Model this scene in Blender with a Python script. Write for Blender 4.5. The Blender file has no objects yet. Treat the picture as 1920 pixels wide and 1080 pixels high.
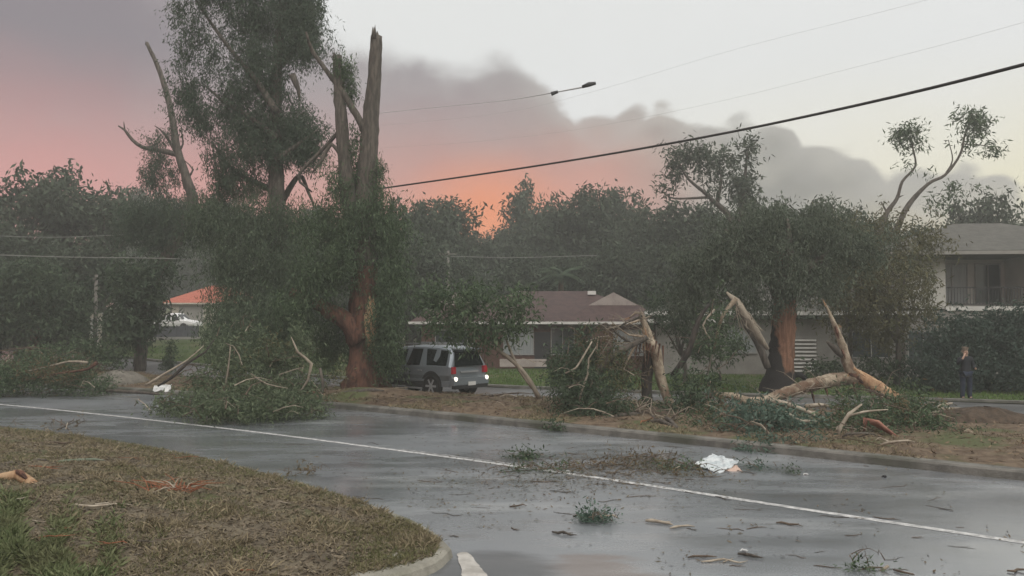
import bpy, bmesh, math, random
import numpy as np
from mathutils import Vector, Matrix

# ------------------------------------------------------------------ scene, camera, light
S = bpy.context.scene
C = S.collection
R = math.radians
CAM_H, F, HOR = 2.8, 1600.0, 600.0
PITCH = math.atan((HOR - 540.0) / F)
cam = bpy.data.cameras.new('camera')
cam_o = bpy.data.objects.new('camera', cam)
C.objects.link(cam_o)
cam.sensor_width = 36.0
cam.lens = 36.0 * F / 1920.0
cam.clip_end = 3000
cam_o.location = (0, 0, CAM_H)
cam_o.rotation_euler = (R(90) + PITCH, 0, 0)
S.camera = cam_o

S.view_settings.view_transform = 'Standard'
S.view_settings.look = 'None'
S.view_settings.gamma = 1
S.view_settings.use_curve_mapping = False
S.view_settings.exposure = 0.82
cy = S.cycles
cy.use_denoising = True
cy.max_bounces = 6
cy.diffuse_bounces = 3
cy.glossy_bounces = 3
cy.transmission_bounces = 3
cy.transparent_max_bounces = 6
cy.volume_bounces = 0
cy.caustics_reflective = False
cy.caustics_refractive = False
cy.sample_clamp_indirect = 4


def ray(px, py):
    """World direction of a pixel of the 1920x1080 photograph."""
    x, y, z = (px - 960) / F, 1.0, (540 - py) / F
    c, s = math.cos(PITCH), math.sin(PITCH)
    return Vector((x, y * c - z * s, y * s + z * c))


def P(px, py, D):
    d = ray(px, py)
    return Vector((0, 0, CAM_H)) + d * (D / d.y)


def G(px, py, z=0.0):
    d = ray(px, py)
    return Vector((0, 0, CAM_H)) + d * ((z - CAM_H) / d.z)


def lin(r, g, b):
    f = lambda v: ((v / 255) / 12.92 if v <= 10 else (((v / 255) + .055) / 1.055) ** 2.4)
    return (f(r), f(g), f(b), 1)


# world
W = bpy.data.worlds.new('World')
S.world = W
W.use_nodes = True
NT = W.node_tree
NT.nodes.clear()


class NG:
    """Small helper for wiring shader nodes."""
    def __init__(s, nt): s.nt = nt

    def n(s, t, **kw):
        o = s.nt.nodes.new(t)
        for k, v in kw.items(): setattr(o, k, v)
        return o

    def put(s, sock, v):
        if hasattr(v, 'is_linked') or hasattr(v, 'links'): s.nt.links.new(v, sock)
        else: sock.default_value = v

    def m(s, op, a, b=0.0, c=0.0, clamp=False):
        o = s.n('ShaderNodeMath', operation=op, use_clamp=clamp)
        s.put(o.inputs[0], a); s.put(o.inputs[1], b); s.put(o.inputs[2], c)
        return o.outputs[0]

    def sm(s, v, a, b):
        o = s.n('ShaderNodeMapRange', interpolation_type='SMOOTHSTEP')
        s.put(o.inputs['Value'], v)
        o.inputs['From Min'].default_value = a; o.inputs['From Max'].default_value = b
        return o.outputs[0]

    def mix(s, f, a, b, mode='MIX'):
        o = s.n('ShaderNodeMix', data_type='RGBA', blend_type=mode)
        s.put(o.inputs[0], f); s.put(o.inputs[6], a); s.put(o.inputs[7], b)
        return o.outputs[2]

    def ramp(s, v, stops, interp='LINEAR'):
        o = s.n('ShaderNodeValToRGB')
        cr = o.color_ramp
        cr.interpolation = interp
        while len(cr.elements) < len(stops): cr.elements.new(0.5)
        for e, (p, c) in zip(cr.elements, stops): e.position = p; e.color = c
        s.put(o.inputs[0], v)
        return o.outputs[0]

    def noise(s, vec, scale, detail=4, rough=.55):
        o = s.n('ShaderNodeTexNoise')
        if vec is not None: s.put(o.inputs['Vector'], vec)
        o.inputs['Scale'].default_value = scale
        o.inputs['Detail'].default_value = detail
        o.inputs['Roughness'].default_value = rough
        return o.outputs[0]


def build_sky():
    g = NG(NT)
    tc = g.n('ShaderNodeTexCoord')
    vec = tc.outputs['Generated']
    sx = g.n('ShaderNodeSeparateXYZ'); g.put(sx.inputs[0], vec)
    X, Y, Z = sx.outputs
    az = g.m('ARCTAN2', X, Y)
    el = g.m('ARCSINE', Z)

    def ae(px, py):
        d = ray(px, py).normalized()
        return math.atan2(d.x, d.y), math.asin(d.z)
    # the cloud bank's upper edge: elevation over azimuth
    edge_px = [(430, -500), (545, -160), (590, 30), (640, 72), (720, 80), (820, 100), (900, 108), (985, 108), (1035, 165), (1075, 214), (1150, 230),
               (1235, 238), (1380, 246), (1495, 256), (1540, 300), (1640, 324), (1700, 334), (1800, 352), (1920, 384)]
    pts = [(-math.pi, R(25)), (-2.2, R(40)), (-1.2, R(60)), (-.5, R(55))] + [ae(*p) for p in edge_px] + [(.9, R(4)), (1.6, R(5)), (2.4, R(15)), (math.pi, R(25))]
    fc = g.n('ShaderNodeFloatCurve')
    cu = fc.mapping.curves[0]
    nx = lambda a: (a + math.pi) / (2 * math.pi)
    while len(cu.points) < len(pts): cu.points.new(0.5, 0.5)
    for p, (a, e) in zip(cu.points, pts): p.location = (nx(a), e / R(70)); p.handle_type = 'VECTOR'
    fc.mapping.update()
    g.put(fc.inputs['Value'], g.m('MULTIPLY_ADD', az, 1 / (2 * math.pi), .5))
    edge = g.m('MULTIPLY', fc.outputs[0], R(70))
    st = g.n('ShaderNodeMapping'); g.put(st.inputs[0], vec); st.inputs['Scale'].default_value = (1, 1, 1.5)
    n1 = g.noise(st.outputs[0], 17, 6, .52)
    n2 = g.noise(st.outputs[0], 4.0, 4, .55)
    vo = g.n('ShaderNodeTexVoronoi', feature='SMOOTH_F1'); wv = g.n('ShaderNodeVectorMath', operation='ADD')
    g.put(wv.inputs[0], st.outputs[0]); wn = g.n('ShaderNodeTexNoise'); g.put(wn.inputs['Vector'], st.outputs[0]); wn.inputs['Scale'].default_value = 9
    ws = g.n('ShaderNodeVectorMath', operation='SCALE'); g.put(ws.inputs[0], wn.outputs['Color']); ws.inputs['Scale'].default_value = .05
    g.put(wv.inputs[1], ws.outputs[0]); g.put(vo.inputs['Vector'], wv.outputs[0]); vo.inputs['Scale'].default_value = 20; vo.inputs['Smoothness'].default_value = .3
    lobes = g.m('MULTIPLY', g.m('SUBTRACT', .45, vo.outputs['Distance']), g.m('MULTIPLY_ADD', g.sm(az, -.05, .15), .035, .012))
    puff = g.m('ADD', g.m('MULTIPLY', g.m('SUBTRACT', n1, .5), .05), g.m('ADD', lobes, g.m('MULTIPLY', g.m('MULTIPLY', g.sm(az, .04, .14), g.sm(az, .9, .5)), .016)))
    dlt = g.m('SUBTRACT', g.m('ADD', edge, puff), el)
    soft = g.sm(az, .12, -.12)
    cloud = g.sm(g.m('DIVIDE', dlt, g.m('MULTIPLY_ADD', soft, 2.0, 1.0)), -.003, .012)
    # clear sky: a weak physical sky plus bright even twilight
    sk = g.n('ShaderNodeTexSky')
    sk.sky_type = 'NISHITA'; sk.sun_disc = False
    sk.sun_elevation = R(54); sk.sun_rotation = R(160)
    sk.air_density = 1.0; sk.dust_density = 3.0
    warm = g.m('MULTIPLY', g.sm(el, .30, .09), g.sm(az, -.05, .42))
    clear = g.mix(warm, lin(217, 218, 216), lin(228, 221, 190))
    clear = g.mix(g.m('MULTIPLY', g.sm(n2, .4, .7), .25), clear, lin(226, 226, 227))
    scl = g.mix(1.0, sk.outputs[0], (.006, .006, .006, 1), 'MULTIPLY')
    clear = g.mix(1.0, clear, scl, 'ADD')
    # cloud colours
    top = g.mix(g.sm(n2, .35, .65), lin(134, 128, 134), lin(156, 149, 151))
    right = g.m('MULTIPLY', g.sm(az, -.1, .25), 1.0)
    top = g.mix(right, top, g.mix(g.sm(n1, .35, .65), lin(142, 141, 136), lin(164, 162, 154)))
    low = g.mix(g.sm(az, -.5, -.05), lin(212, 149, 144), lin(208, 147, 132))
    pinkf = g.m('MULTIPLY', g.sm(g.m('ADD', el, g.m('MULTIPLY', g.m('SUBTRACT', n2, .5), .10)), .29, .10), g.sm(az, .27, .08))
    ccol = g.mix(pinkf, top, low)
    ga, ge = ae(915, 425)
    da = g.m('MULTIPLY', g.m('SUBTRACT', az, ga), 1.0)
    de = g.m('MULTIPLY', g.m('SUBTRACT', el, ge), 1.25)
    rr = g.m('SQRT', g.m('ADD', g.m('MULTIPLY', da, da), g.m('MULTIPLY', de, de)))
    ccol = g.mix(g.m('MULTIPLY', g.sm(rr, .13, .0), .85), ccol, lin(240, 140, 84))
    warmr = g.m('MULTIPLY', g.sm(el, .155, .09), g.sm(az, .3, .48))
    ccol = g.mix(warmr, ccol, lin(190, 182, 160))
    rim = g.m('MULTIPLY', g.sm(dlt, .06, .0), .45)
    ccol = g.mix(rim, ccol, lin(190, 188, 184))
    col = g.mix(cloud, clear, ccol)
    col = g.mix(g.sm(el, .0, -.08), col, lin(95, 90, 84))
    bg = g.n('ShaderNodeBackground')
    g.put(bg.inputs[0], col)
    bg.inputs[1].default_value = 0.65
    out = g.n('ShaderNodeOutputWorld')
    NT.links.new(bg.outputs[0], out.inputs[0])
    W.cycles.sampling_method = 'MANUAL'
    W.cycles.sample_map_resolution = 512


build_sky()

sun = bpy.data.lights.new('sun', 'SUN')
sun.energy = 1.5
sun.angle = R(80)
sun.color = (1.0, .95, .88)
sun_o = bpy.data.objects.new('sun', sun)
C.objects.link(sun_o)
sun_o.rotation_euler = (R(34), R(14), 0)

# ------------------------------------------------------------------ helpers
rng = np.random.default_rng(7)
rnd = random.Random(7)


def mat(name, c1, c2=None, scale=4.0, rough=.8, bump=0.0, bscale=None, stretch=(1, 1, 1), spec=.3, metal=0.0, detail=5, c3=None, emit=None, estr=0, coords='pos'):
    m = bpy.data.materials.new(name)
    m.use_nodes = True
    nt = m.node_tree
    b = nt.nodes['Principled BSDF']
    g = NG(nt)
    b.inputs['Roughness'].default_value = rough
    b.inputs['Specular IOR Level'].default_value = spec
    b.inputs['Metallic'].default_value = metal
    if coords == 'pos': v = g.n('ShaderNodeNewGeometry').outputs['Position']
    else: v = g.n('ShaderNodeTexCoord').outputs['Object']
    mp = g.n('ShaderNodeMapping'); g.put(mp.inputs[0], v); mp.inputs['Scale'].default_value = stretch
    v = mp.outputs[0]
    if c2:
        nz = g.noise(v, scale, detail, .6)
        f = g.sm(nz, .36, .64)
        col = g.mix(f, (*c1, 1), (*c2, 1))
        if c3:
            n3 = g.noise(v, scale * .23, 3)
            col = g.mix(g.sm(n3, .48, .66), col, (*c3, 1))
        g.put(b.inputs['Base Color'], col)
    else:
        b.inputs['Base Color'].default_value = (*c1, 1)
    if bump:
        bp = g.n('ShaderNodeBump')
        bp.inputs['Strength'].default_value = bump
        bp.inputs['Distance'].default_value = .05
        g.put(bp.inputs['Height'], g.noise(v, bscale or scale * 4, 6, .65))
        nt.links.new(bp.outputs[0], b.inputs['Normal'])
    if emit:
        b.inputs['Emission Color'].default_value = (*emit, 1)
        b.inputs['Emission Strength'].default_value = estr
    return m


def leafmat(name, c1, c2, c3=None, trans=.25):
    m = bpy.data.materials.new(name)
    m.use_nodes = True
    nt = m.node_tree
    b = nt.nodes['Principled BSDF']
    g = NG(nt)
    geo = g.n('ShaderNodeNewGeometry')
    col = g.mix(geo.outputs['Random Per Island'], (*c1, 1), (*c2, 1))
    nz = g.noise(geo.outputs['Position'], .9, 3)
    col = g.mix(g.m('MULTIPLY', g.sm(nz, .45, .7), .7), col, (*(c3 or c2), 1))
    g.put(b.inputs['Base Color'], col)
    b.inputs['Roughness'].default_value = .7
    b.inputs['Specular IOR Level'].default_value = .12
    tr = g.n('ShaderNodeBsdfTranslucent')
    g.put(tr.inputs[0], col)
    mx = g.n('ShaderNodeMixShader')
    mx.inputs[0].default_value = trans
    nt.links.new(b.outputs[0], mx.inputs[1]); nt.links.new(tr.outputs[0], mx.inputs[2])
    nt.links.new(mx.outputs[0], nt.nodes['Material Output'].inputs[0])
    return m


class MB:
    """Collects shapes and links them as ONE mesh object."""
    def __init__(s): s.v = []; s.f = []; s.n = 0

    def add(s, V, Fc):
        V = np.asarray(V, float).reshape(-1, 3)
        s.v.append(V)
        s.f += [tuple(int(i) + s.n for i in f) for f in Fc]
        s.n += len(V)
        return s

    def box(s, c, d, rz=0, rx=0, ry=0):
        x, y, z = d[0] / 2, d[1] / 2, d[2] / 2
        V = [(-x, -y, -z), (x, -y, -z), (x, y, -z), (-x, y, -z), (-x, -y, z), (x, -y, z), (x, y, z), (-x, y, z)]
        M = Matrix.Translation(c) @ Matrix.Rotation(rz, 4, 'Z') @ Matrix.Rotation(ry, 4, 'Y') @ Matrix.Rotation(rx, 4, 'X')
        return s.add([tuple(M @ Vector(p)) for p in V], [(0, 3, 2, 1), (4, 5, 6, 7), (0, 1, 5, 4), (1, 2, 6, 5), (2, 3, 7, 6), (3, 0, 4, 7)])

    def cyl(s, c, r, h, axis='Z', n=20, r2=None):
        r2 = r if r2 is None else r2
        V = []
        for k in range(n):
            a = 2 * math.pi * k / n
            V.append((r * math.cos(a), r * math.sin(a), -h / 2)); V.append((r2 * math.cos(a), r2 * math.sin(a), h / 2))
        A = {'Z': Matrix.Identity(4), 'X': Matrix.Rotation(R(90), 4, 'Y'), 'Y': Matrix.Rotation(R(-90), 4, 'X')}[axis]
        M = Matrix.Translation(c) @ A
        Fc = [(2 * k, 2 * ((k + 1) % n), 2 * ((k + 1) % n) + 1, 2 * k + 1) for k in range(n)]
        Fc += [tuple(2 * k for k in range(n))[::-1], tuple(2 * k + 1 for k in range(n))]
        return s.add([tuple(M @ Vector(p)) for p in V], Fc)

    def quad(s, a, b, c, d): return s.add([a, b, c, d], [(0, 1, 2, 3)])

    def tube(s, pts, rad, n=8, jag=0.0, step=.25, seed=0, cap=True):
        """A tapered limb through pts; jag roughens its surface."""
        lr = np.random.default_rng(seed + len(pts) * 13 + int(abs(pts[0][0]) * 100))
        p = np.array([tuple(q) for q in pts], float)
        r = np.interp(np.linspace(0, 1, len(p)), np.linspace(0, 1, len(rad)), rad)
        if len(p) > 2:
            Q, RR = [], []
            E = np.vstack([2 * p[0] - p[1], p, 2 * p[-1] - p[-2]])
            for i in range(len(p) - 1):
                k = max(1, int(np.linalg.norm(p[i + 1] - p[i]) / step))
                k = min(k, 10)
                for j in range(k):
                    t = j / k
                    a, b, c, d = E[i], E[i + 1], E[i + 2], E[i + 3]
                    Q.append(.5 * (2 * b + (c - a) * t + (2 * a - 5 * b + 4 * c - d) * t * t + (3 * b - a - 3 * c + d) * t ** 3))
                    RR.append(r[i] * (1 - t) + r[i + 1] * t)
            Q.append(p[-1]); RR.append(r[-1])
            p, r = np.array(Q), np.array(RR)
        m = len(p)
        T = np.gradient(p, axis=0)
        T /= np.linalg.norm(T, axis=1)[:, None] + 1e-9
        up = np.array([0.31, .95, .05]) if abs(T[0][1]) < .9 else np.array([1., 0, .1])
        V = np.zeros((m, n, 3))
        for i in range(m):
            u = up - T[i] * np.dot(up, T[i]); u /= np.linalg.norm(u) + 1e-9
            w = np.cross(T[i], u); up = u
            a = np.arange(n) * 2 * math.pi / n
            rr = r[i] * (1 + jag * lr.normal(size=n))
            V[i] = p[i] + rr[:, None] * (np.cos(a)[:, None] * u + np.sin(a)[:, None] * w)
        Fc = []
        for i in range(m - 1):
            for k in range(n):
                k2 = (k + 1) % n
                Fc.append((i * n + k, i * n + k2, (i + 1) * n + k2, (i + 1) * n + k))
        if cap:
            Fc.append(tuple(range(n))[::-1]); Fc.append(tuple((m - 1) * n + k for k in range(n)))
        return s.add(V.reshape(-1, 3), Fc)

    def build(s, name, m, parent=None, smooth=False):
        me = bpy.data.meshes.new(name)
        V = np.concatenate(s.v) if s.v else np.zeros((0, 3))
        me.from_pydata(V.tolist(), [], s.f)
        me.materials.append(m)
        if smooth: me.polygons.foreach_set('use_smooth', [True] * len(me.polygons))
        me.update()
        o = bpy.data.objects.new(name, me)
        C.objects.link(o)
        if parent: o.parent = parent
        return o


def quads_obj(name, Q, m, parent=None):
    """Q: (n,4,3) array of loose quads as one mesh."""
    n = len(Q)
    me = bpy.data.meshes.new(name)
    me.vertices.add(n * 4)
    me.vertices.foreach_set('co', np.ascontiguousarray(Q, dtype=np.float32).ravel())
    me.loops.add(n * 4)
    me.loops.foreach_set('vertex_index', np.arange(n * 4, dtype=np.int32))
    me.polygons.add(n)
    me.polygons.foreach_set('loop_start', np.arange(0, n * 4, 4, dtype=np.int32))
    me.materials.append(m)
    me.update(calc_edges=True)
    o = bpy.data.objects.new(name, me)
    C.objects.link(o)
    if parent: o.parent = parent
    return o


def unit(a): return a / (np.linalg.norm(a, axis=-1, keepdims=True) + 1e-9)


def leaf_quads(clumps, dens, L, Wd, droop=.5, spray=14, spr=.45, rg=None, shell=.5, floor=None):
    """Leaf blades hung in sprays through the volume of ellipsoid clumps (cx,cy,cz,rx,ry,rz)."""
    rg = rg or rng
    cl = np.array([c[:6] for c in clumps], float)
    wt = np.array([c[6] if len(c) > 6 else 1.0 for c in clumps])
    area = math.pi * cl[:, 3] * cl[:, 5] * wt
    ns = np.maximum(1, (area * dens / spray).astype(int))
    idx = np.repeat(np.arange(len(cl)), ns)
    d = unit(rg.normal(size=(len(idx), 3))) * (rg.random((len(idx), 1)) ** shell)
    d *= 1 + .28 * rg.normal(size=(len(idx), 1))
    cen = cl[idx, :3] + d * cl[idx, 3:6]
    k = rg.integers(max(2, spray // 3), int(spray * 1.7), len(cen))
    cen = np.repeat(cen, k, axis=0)
    sdir = np.repeat(unit(rg.normal(size=(len(k), 3)) + np.array([0, 0, -droop * 1.3])), k, axis=0)
    n = len(cen)
    t = rg.random((n, 1))
    pos = cen + sdir * (t - .5) * spr * 2.3 + rg.normal(size=(n, 3)) * spr * (.28 if droop < .6 else .17)
    ld = unit(sdir * .5 + rg.normal(size=(n, 3)) * .75 + np.array([0, 0, -droop]))
    sd = unit(np.cross(ld, rg.normal(size=(n, 3))))
    l = L * (.6 + .8 * rg.random((n, 1))); w = Wd * (.6 + .8 * rg.random((n, 1)))
    a = pos; b = pos + ld * l * .45 + sd * w * .5; c = pos + ld * l; e = pos + ld * l * .45 - sd * w * .5
    Q = np.stack([a, b, c, e], axis=1)
    if floor is not None: Q[:, :, 2] = np.where(Q[:, :, 2] < floor, floor + .25 * np.abs(Q[:, :, 2] - floor) * rg.random((n, 1)), Q[:, :, 2])
    return Q


def tag(o, label=None, cat=None, group=None, kind=None):
    if label: o['label'] = label
    if cat: o['category'] = cat
    if group: o['group'] = group
    if kind: o['kind'] = kind
    return o


def thing(name, label, cat, loc=(0, 0, 0), rz=0, group=None):
    o = bpy.data.objects.new(name, None)
    C.objects.link(o)
    o.location = loc; o.rotation_euler = (0, 0, rz)
    o.empty_display_size = .2
    return tag(o, label, cat, group)


bpy_children = {}


def local(o, parent):
    """Parent o (built in world coordinates) under an Empty that stands at parent.location, keeping its place."""
    o.parent = parent
    o.matrix_parent_inverse = (Matrix.Translation(parent.location) @ Matrix.Rotation(parent.rotation_euler.z, 4, 'Z')).inverted()
    return o


def copy_tree(o, parent=None):
    c = o.copy()
    C.objects.link(c)
    if parent:
        c.parent = parent
        c.matrix_parent_inverse = o.matrix_parent_inverse.copy()
    for ch in [q for q in S.objects if q.parent == o]: copy_tree(ch, c)
    return c


def copy_pair(o):
    """A copied thing with its direct parts (children listed once, at build time)."""
    c = o.copy(); C.objects.link(c)
    for ch in bpy_children[o.name]:
        d = ch.copy(); C.objects.link(d); d.parent = c
        d.matrix_parent_inverse = ch.matrix_parent_inverse.copy()
    return c


# ------------------------------------------------------------------ the lie of the land
def crv(pts, n=200):
    p = np.array(pts, float)
    E = np.vstack([2 * p[0] - p[1], p, 2 * p[-1] - p[-2]])
    out = []
    for i in range(len(p) - 1):
        for t in np.linspace(0, 1, 12, endpoint=False):
            a, b, c, d = E[i], E[i + 1], E[i + 2], E[i + 3]
            out.append(.5 * (2 * b + (c - a) * t + (2 * a - 5 * b + 4 * c - d) * t * t + (3 * b - a - 3 * c + d) * t ** 3))
    out.append(p[-1])
    out = np.array(out)
    s = np.concatenate([[0], np.cumsum(np.linalg.norm(np.diff(out, axis=0), axis=1))])
    u = np.linspace(0, s[-1], n)
    return np.stack([np.interp(u, s, out[:, 0]), np.interp(u, s, out[:, 1])], axis=1)


FAR_KERB = crv([(-300, 110), (-80, 54), (-45, 45), (-24, 37.3), (-14.5, 32.9), (-5.9, 27.3), (.4, 22.3), (4.7, 18.7), (8.9, 15.0), (15.5, 9.4), (24, 2.4), (60, -27), (300, -225)], 900)
CENTRE = crv([(-90, 50), (-50, 42), (-28, 34.2), (-17.1, 28.5), (-7.9, 22.5), (-2.4, 18.4), (1.35, 15.4), (4.2, 12.85), (6.6, 10.7), (14, 4), (30, -10)], 500)
SERV_NEAR = crv([(-300, 120), (-70, 65), (-40, 54.5), (-28, 48.8), (-18, 42), (-10, 36), (-2.5, 31.4), (6, 27.2), (14.9, 23.2), (22, 19.5), (32, 15), (70, -10), (300, -165)], 900)
SERV_FAR = crv([(-300, 127), (-70, 72), (-40, 61), (-28, 55), (-18, 47.5), (-10, 41.5), (-2.5, 36.2), (6, 32.0), (14.9, 29.0), (22, 25.5), (32, 21), (70, -3), (300, -158)], 900)


def yat(c, x): return np.interp(x, c[:, 0], c[:, 1])


def sstep(v, a, b):
    t = np.clip((v - a) / (b - a), 0, 1)
    return t * t * (3 - 2 * t)


def H(x, y):
    x = np.asarray(x, float); y = np.asarray(y, float)
    m = sstep(-x / np.maximum(y, 20), .06, .30)
    yy = np.minimum(y, 150)
    return m * .038 * np.maximum(0, yy - 40) + (1 - m) * .03 * np.maximum(0, yy - 62) + .03 * np.maximum(0, y - 150)


def bumpy(x, y, a=.05, s=1.0):
    return a * (np.sin(x * 1.7 * s + 1.3 * np.sin(y * .9 * s)) * np.cos(y * 1.3 * s + .7 * np.sin(x * 1.1 * s)) + .5 * np.sin(x * 4.1 * s + y * 2.3 * s) * np.sin(y * 5.3 * s - x * 1.9 * s))


def gz(x, y):
    """Height of the surface one stands on."""
    if y > yat(SERV_FAR, x): return float(H(x, y)) + .06
    if y > yat(SERV_NEAR, x): return float(H(x, y)) + .03
    if y > yat(FAR_KERB, x): return float(H(x, y)) + .16
    return 0.0


def grid_obj(name, A, B, rows, zf, m, pw=1.0):
    """Ruled sheet between two curves of equal length."""
    t = np.linspace(0, 1, rows) ** pw
    Pn = A[None] * (1 - t[:, None, None]) + B[None] * t[:, None, None]
    z = zf(Pn[..., 0], Pn[..., 1], t[:, None] + 0 * Pn[..., 0])
    V = np.concatenate([Pn, z[..., None]], axis=2).reshape(-1, 3)
    n = A.shape[0]
    Fc = [(i * n + j, i * n + j + 1, (i + 1) * n + j + 1, (i + 1) * n + j) for i in range(rows - 1) for j in range(n - 1)]
    mb = MB(); mb.add(V, Fc)
    o = mb.build(name, m, smooth=True)
    return tag(o, kind='structure')


# materials of the setting
def road_mat(name, base1, base2, wet=(.16, .5), sc=.22, stain=False):
    m = bpy.data.materials.new(name); m.use_nodes = True
    nt = m.node_tree; b = nt.nodes['Principled BSDF']; g = NG(nt)
    pos = g.n('ShaderNodeNewGeometry').outputs['Position']
    mp = g.n('ShaderNodeMapping'); g.put(mp.inputs[0], pos)
    mp.inputs['Rotation'].default_value = (0, 0, R(39)); mp.inputs['Scale'].default_value = (.45, 1.3, 1)
    fine = g.noise(pos, 60, 3, .7)
    big = g.noise(mp.outputs[0], sc, 5, .6)
    mid = g.noise(mp.outputs[0], 1.3, 5, .65)
    w = g.sm(g.m('ADD', g.m('MULTIPLY', big, .7), g.m('MULTIPLY', mid, .3)), .38, .58)
    col = g.mix(g.sm(fine, .35, .7), (*base1, 1), (*base2, 1))
    col = g.mix(g.m('MULTIPLY', g.sm(mid, .5, .75), .3), col, (.09, .08, .068, 1))
    pale_n = g.noise(mp.outputs[0], .5, 4, .6)
    col = g.mix(g.m('MULTIPLY', g.sm(pale_n, .52, .68), .55), col, (.31, .325, .335, 1))  # noise-shaped patches of paler asphalt
    if stain:                                                   # washed-out mud left of the kerb nose
        q = G(1120, 1065)
        sx = g.n('ShaderNodeSeparateXYZ'); g.put(sx.inputs[0], pos)
        dx = g.m('SUBTRACT', sx.outputs[0], q.x); dy = g.m('MULTIPLY', g.m('SUBTRACT', sx.outputs[1], q.y), 1.3)
        rr = g.m('SQRT', g.m('ADD', g.m('MULTIPLY', dx, dx), g.m('MULTIPLY', dy, dy)))
        k = g.sm(g.m('ADD', rr, g.m('MULTIPLY', g.m('SUBTRACT', mid, .5), 2.2)), .85, .35)
        col = g.mix(g.m('MULTIPLY', k, .6), col, (.13, .085, .06, 1))
        q = G(930, 1068)                                        # dark patched asphalt round the channel
        dx = g.m('MULTIPLY', g.m('SUBTRACT', sx.outputs[0], q.x), .9); dy = g.m('MULTIPLY', g.m('SUBTRACT', sx.outputs[1], q.y), .9)
        rr = g.m('SQRT', g.m('ADD', g.m('MULTIPLY', dx, dx), g.m('MULTIPLY', dy, dy)))
        k = g.sm(g.m('ADD', rr, g.m('MULTIPLY', g.m('SUBTRACT', mid, .5), .9)), .80, .45)
        col = g.mix(g.m('MULTIPLY', k, .8), col, (.035, .037, .039, 1))
    g.put(b.inputs['Base Color'], col)
    g.put(b.inputs['Roughness'], g.m('MULTIPLY_ADD', w, wet[0] - wet[1], wet[1]))
    b.inputs['Specular IOR Level'].default_value = .75
    bp = g.n('ShaderNodeBump'); bp.inputs['Distance'].default_value = .006
    g.put(bp.inputs['Strength'], g.m('MULTIPLY_ADD', w, -.20, .26))
    g.put(bp.inputs['Height'], g.m('ADD', g.m('MULTIPLY', fine, .5), mid))
    nt.links.new(bp.outputs[0], b.inputs['Normal'])
    b.inputs['Coat IOR'].default_value = 1.4
    b.inputs['Coat Roughness'].default_value = .16
    g.put(b.inputs['Coat Weight'], g.m('MULTIPLY_ADD', w, .6, .15))
    return m


m_road = road_mat('wet_asphalt', (.112, .122, .134), (.220, .234, .250), wet=(.14, .40), stain=True)
m_serv = road_mat('service_asphalt', (.06, .06, .062), (.10, .10, .10), wet=(.3, .6))
m_kerb = mat('kerb_concrete', (.095, .092, .083), (.17, .163, .146), scale=2.5, rough=.7, bump=.4, bscale=30, c3=(.07, .072, .055))
m_line = mat('road_paint', (.56, .56, .55), (.26, .26, .26), scale=9, rough=.5, bump=.2, bscale=40)
m_oldline = mat('worn_paint', (.34, .34, .34), (.14, .14, .145), scale=7, rough=.55)
m_verge = mat('leaf_litter_soil', (.085, .058, .038), (.155, .115, .078), scale=3, rough=.9, bump=.7, bscale=14, c3=(.075, .085, .035))
m_near = mat('dry_verge', (.095, .078, .056), (.155, .13, .092), scale=2.2, rough=.9, bump=.8, bscale=18, c3=(.085, .09, .04))
m_lawn = mat('lawn_ground', (.04, .065, .02), (.07, .085, .03), scale=.8, rough=.9, bump=.5, bscale=8, c3=(.12, .10, .055))

A = np.stack([FAR_KERB[:, 0], yat(FAR_KERB, FAR_KERB[:, 0])], axis=1)
low = A.copy(); low[:, 1] = np.minimum(-40, A[:, 1] - 15)
grid_obj('road', low, A, 40, lambda x, y, t: 0 * x + np.where(y > 38, H(x, y), 0), m_road)
near = np.stack([A[:, 0], yat(SERV_NEAR, A[:, 0])], axis=1)
B0 = A.copy(); nrm = np.gradient(A, axis=0); nrm = unit(np.stack([-nrm[:, 1], nrm[:, 0]], axis=1))
Kin = A + nrm * .32
near2 = np.stack([Kin[:, 0], yat(SERV_NEAR, Kin[:, 0])], axis=1)
grid_obj('far_verge', Kin, near2, 26, lambda x, y, t: H(x, y) + .15 + np.abs(bumpy(x, y, .05, 1.4)) * np.sin(np.pi * np.clip(t, 0, 1)) + .1 * np.sin(np.pi * t) - .10 * sstep(t, .93, 1), m_verge)
sf = np.stack([SERV_NEAR[:, 0], yat(SERV_FAR, SERV_NEAR[:, 0])], axis=1)
grid_obj('service_road', SERV_NEAR, sf, 8, lambda x, y, t: H(x, y) + .03, m_serv)
fx = np.linspace(-300, 300, 300)
ga_ = np.stack([fx, yat(SERV_FAR, fx) - .05], axis=1)
gb_ = np.stack([fx * 1.0, 0 * fx + 215], axis=1)
grid_obj('ground', ga_, gb_, 90, lambda x, y, t: H(x, y) + .05 + bumpy(x, y, .04, .5), m_lawn, pw=1.8)


def sweep(name, curve, prof, m, zf=None):
    """Sweep a profile of (offset to the left, height) along a curve."""
    c = np.asarray(curve); T = unit(np.gradient(c, axis=0)); N = np.stack([-T[:, 1], T[:, 0]], axis=1)
    n = len(prof); V = []
    for p_, q in zip(c, N):
        for o_, z in prof:
            x, y = p_ + q * o_
            V.append((x, y, z + (float(H(x, y)) if zf is None else zf(x, y))))
    Fc = [(i * n + k, i * n + k + 1, (i + 1) * n + k + 1, (i + 1) * n + k) for i in range(len(c) - 1) for k in range(n - 1)]
    mb = MB(); mb.add(V, Fc)
    return mb.build(name, m)


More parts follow.
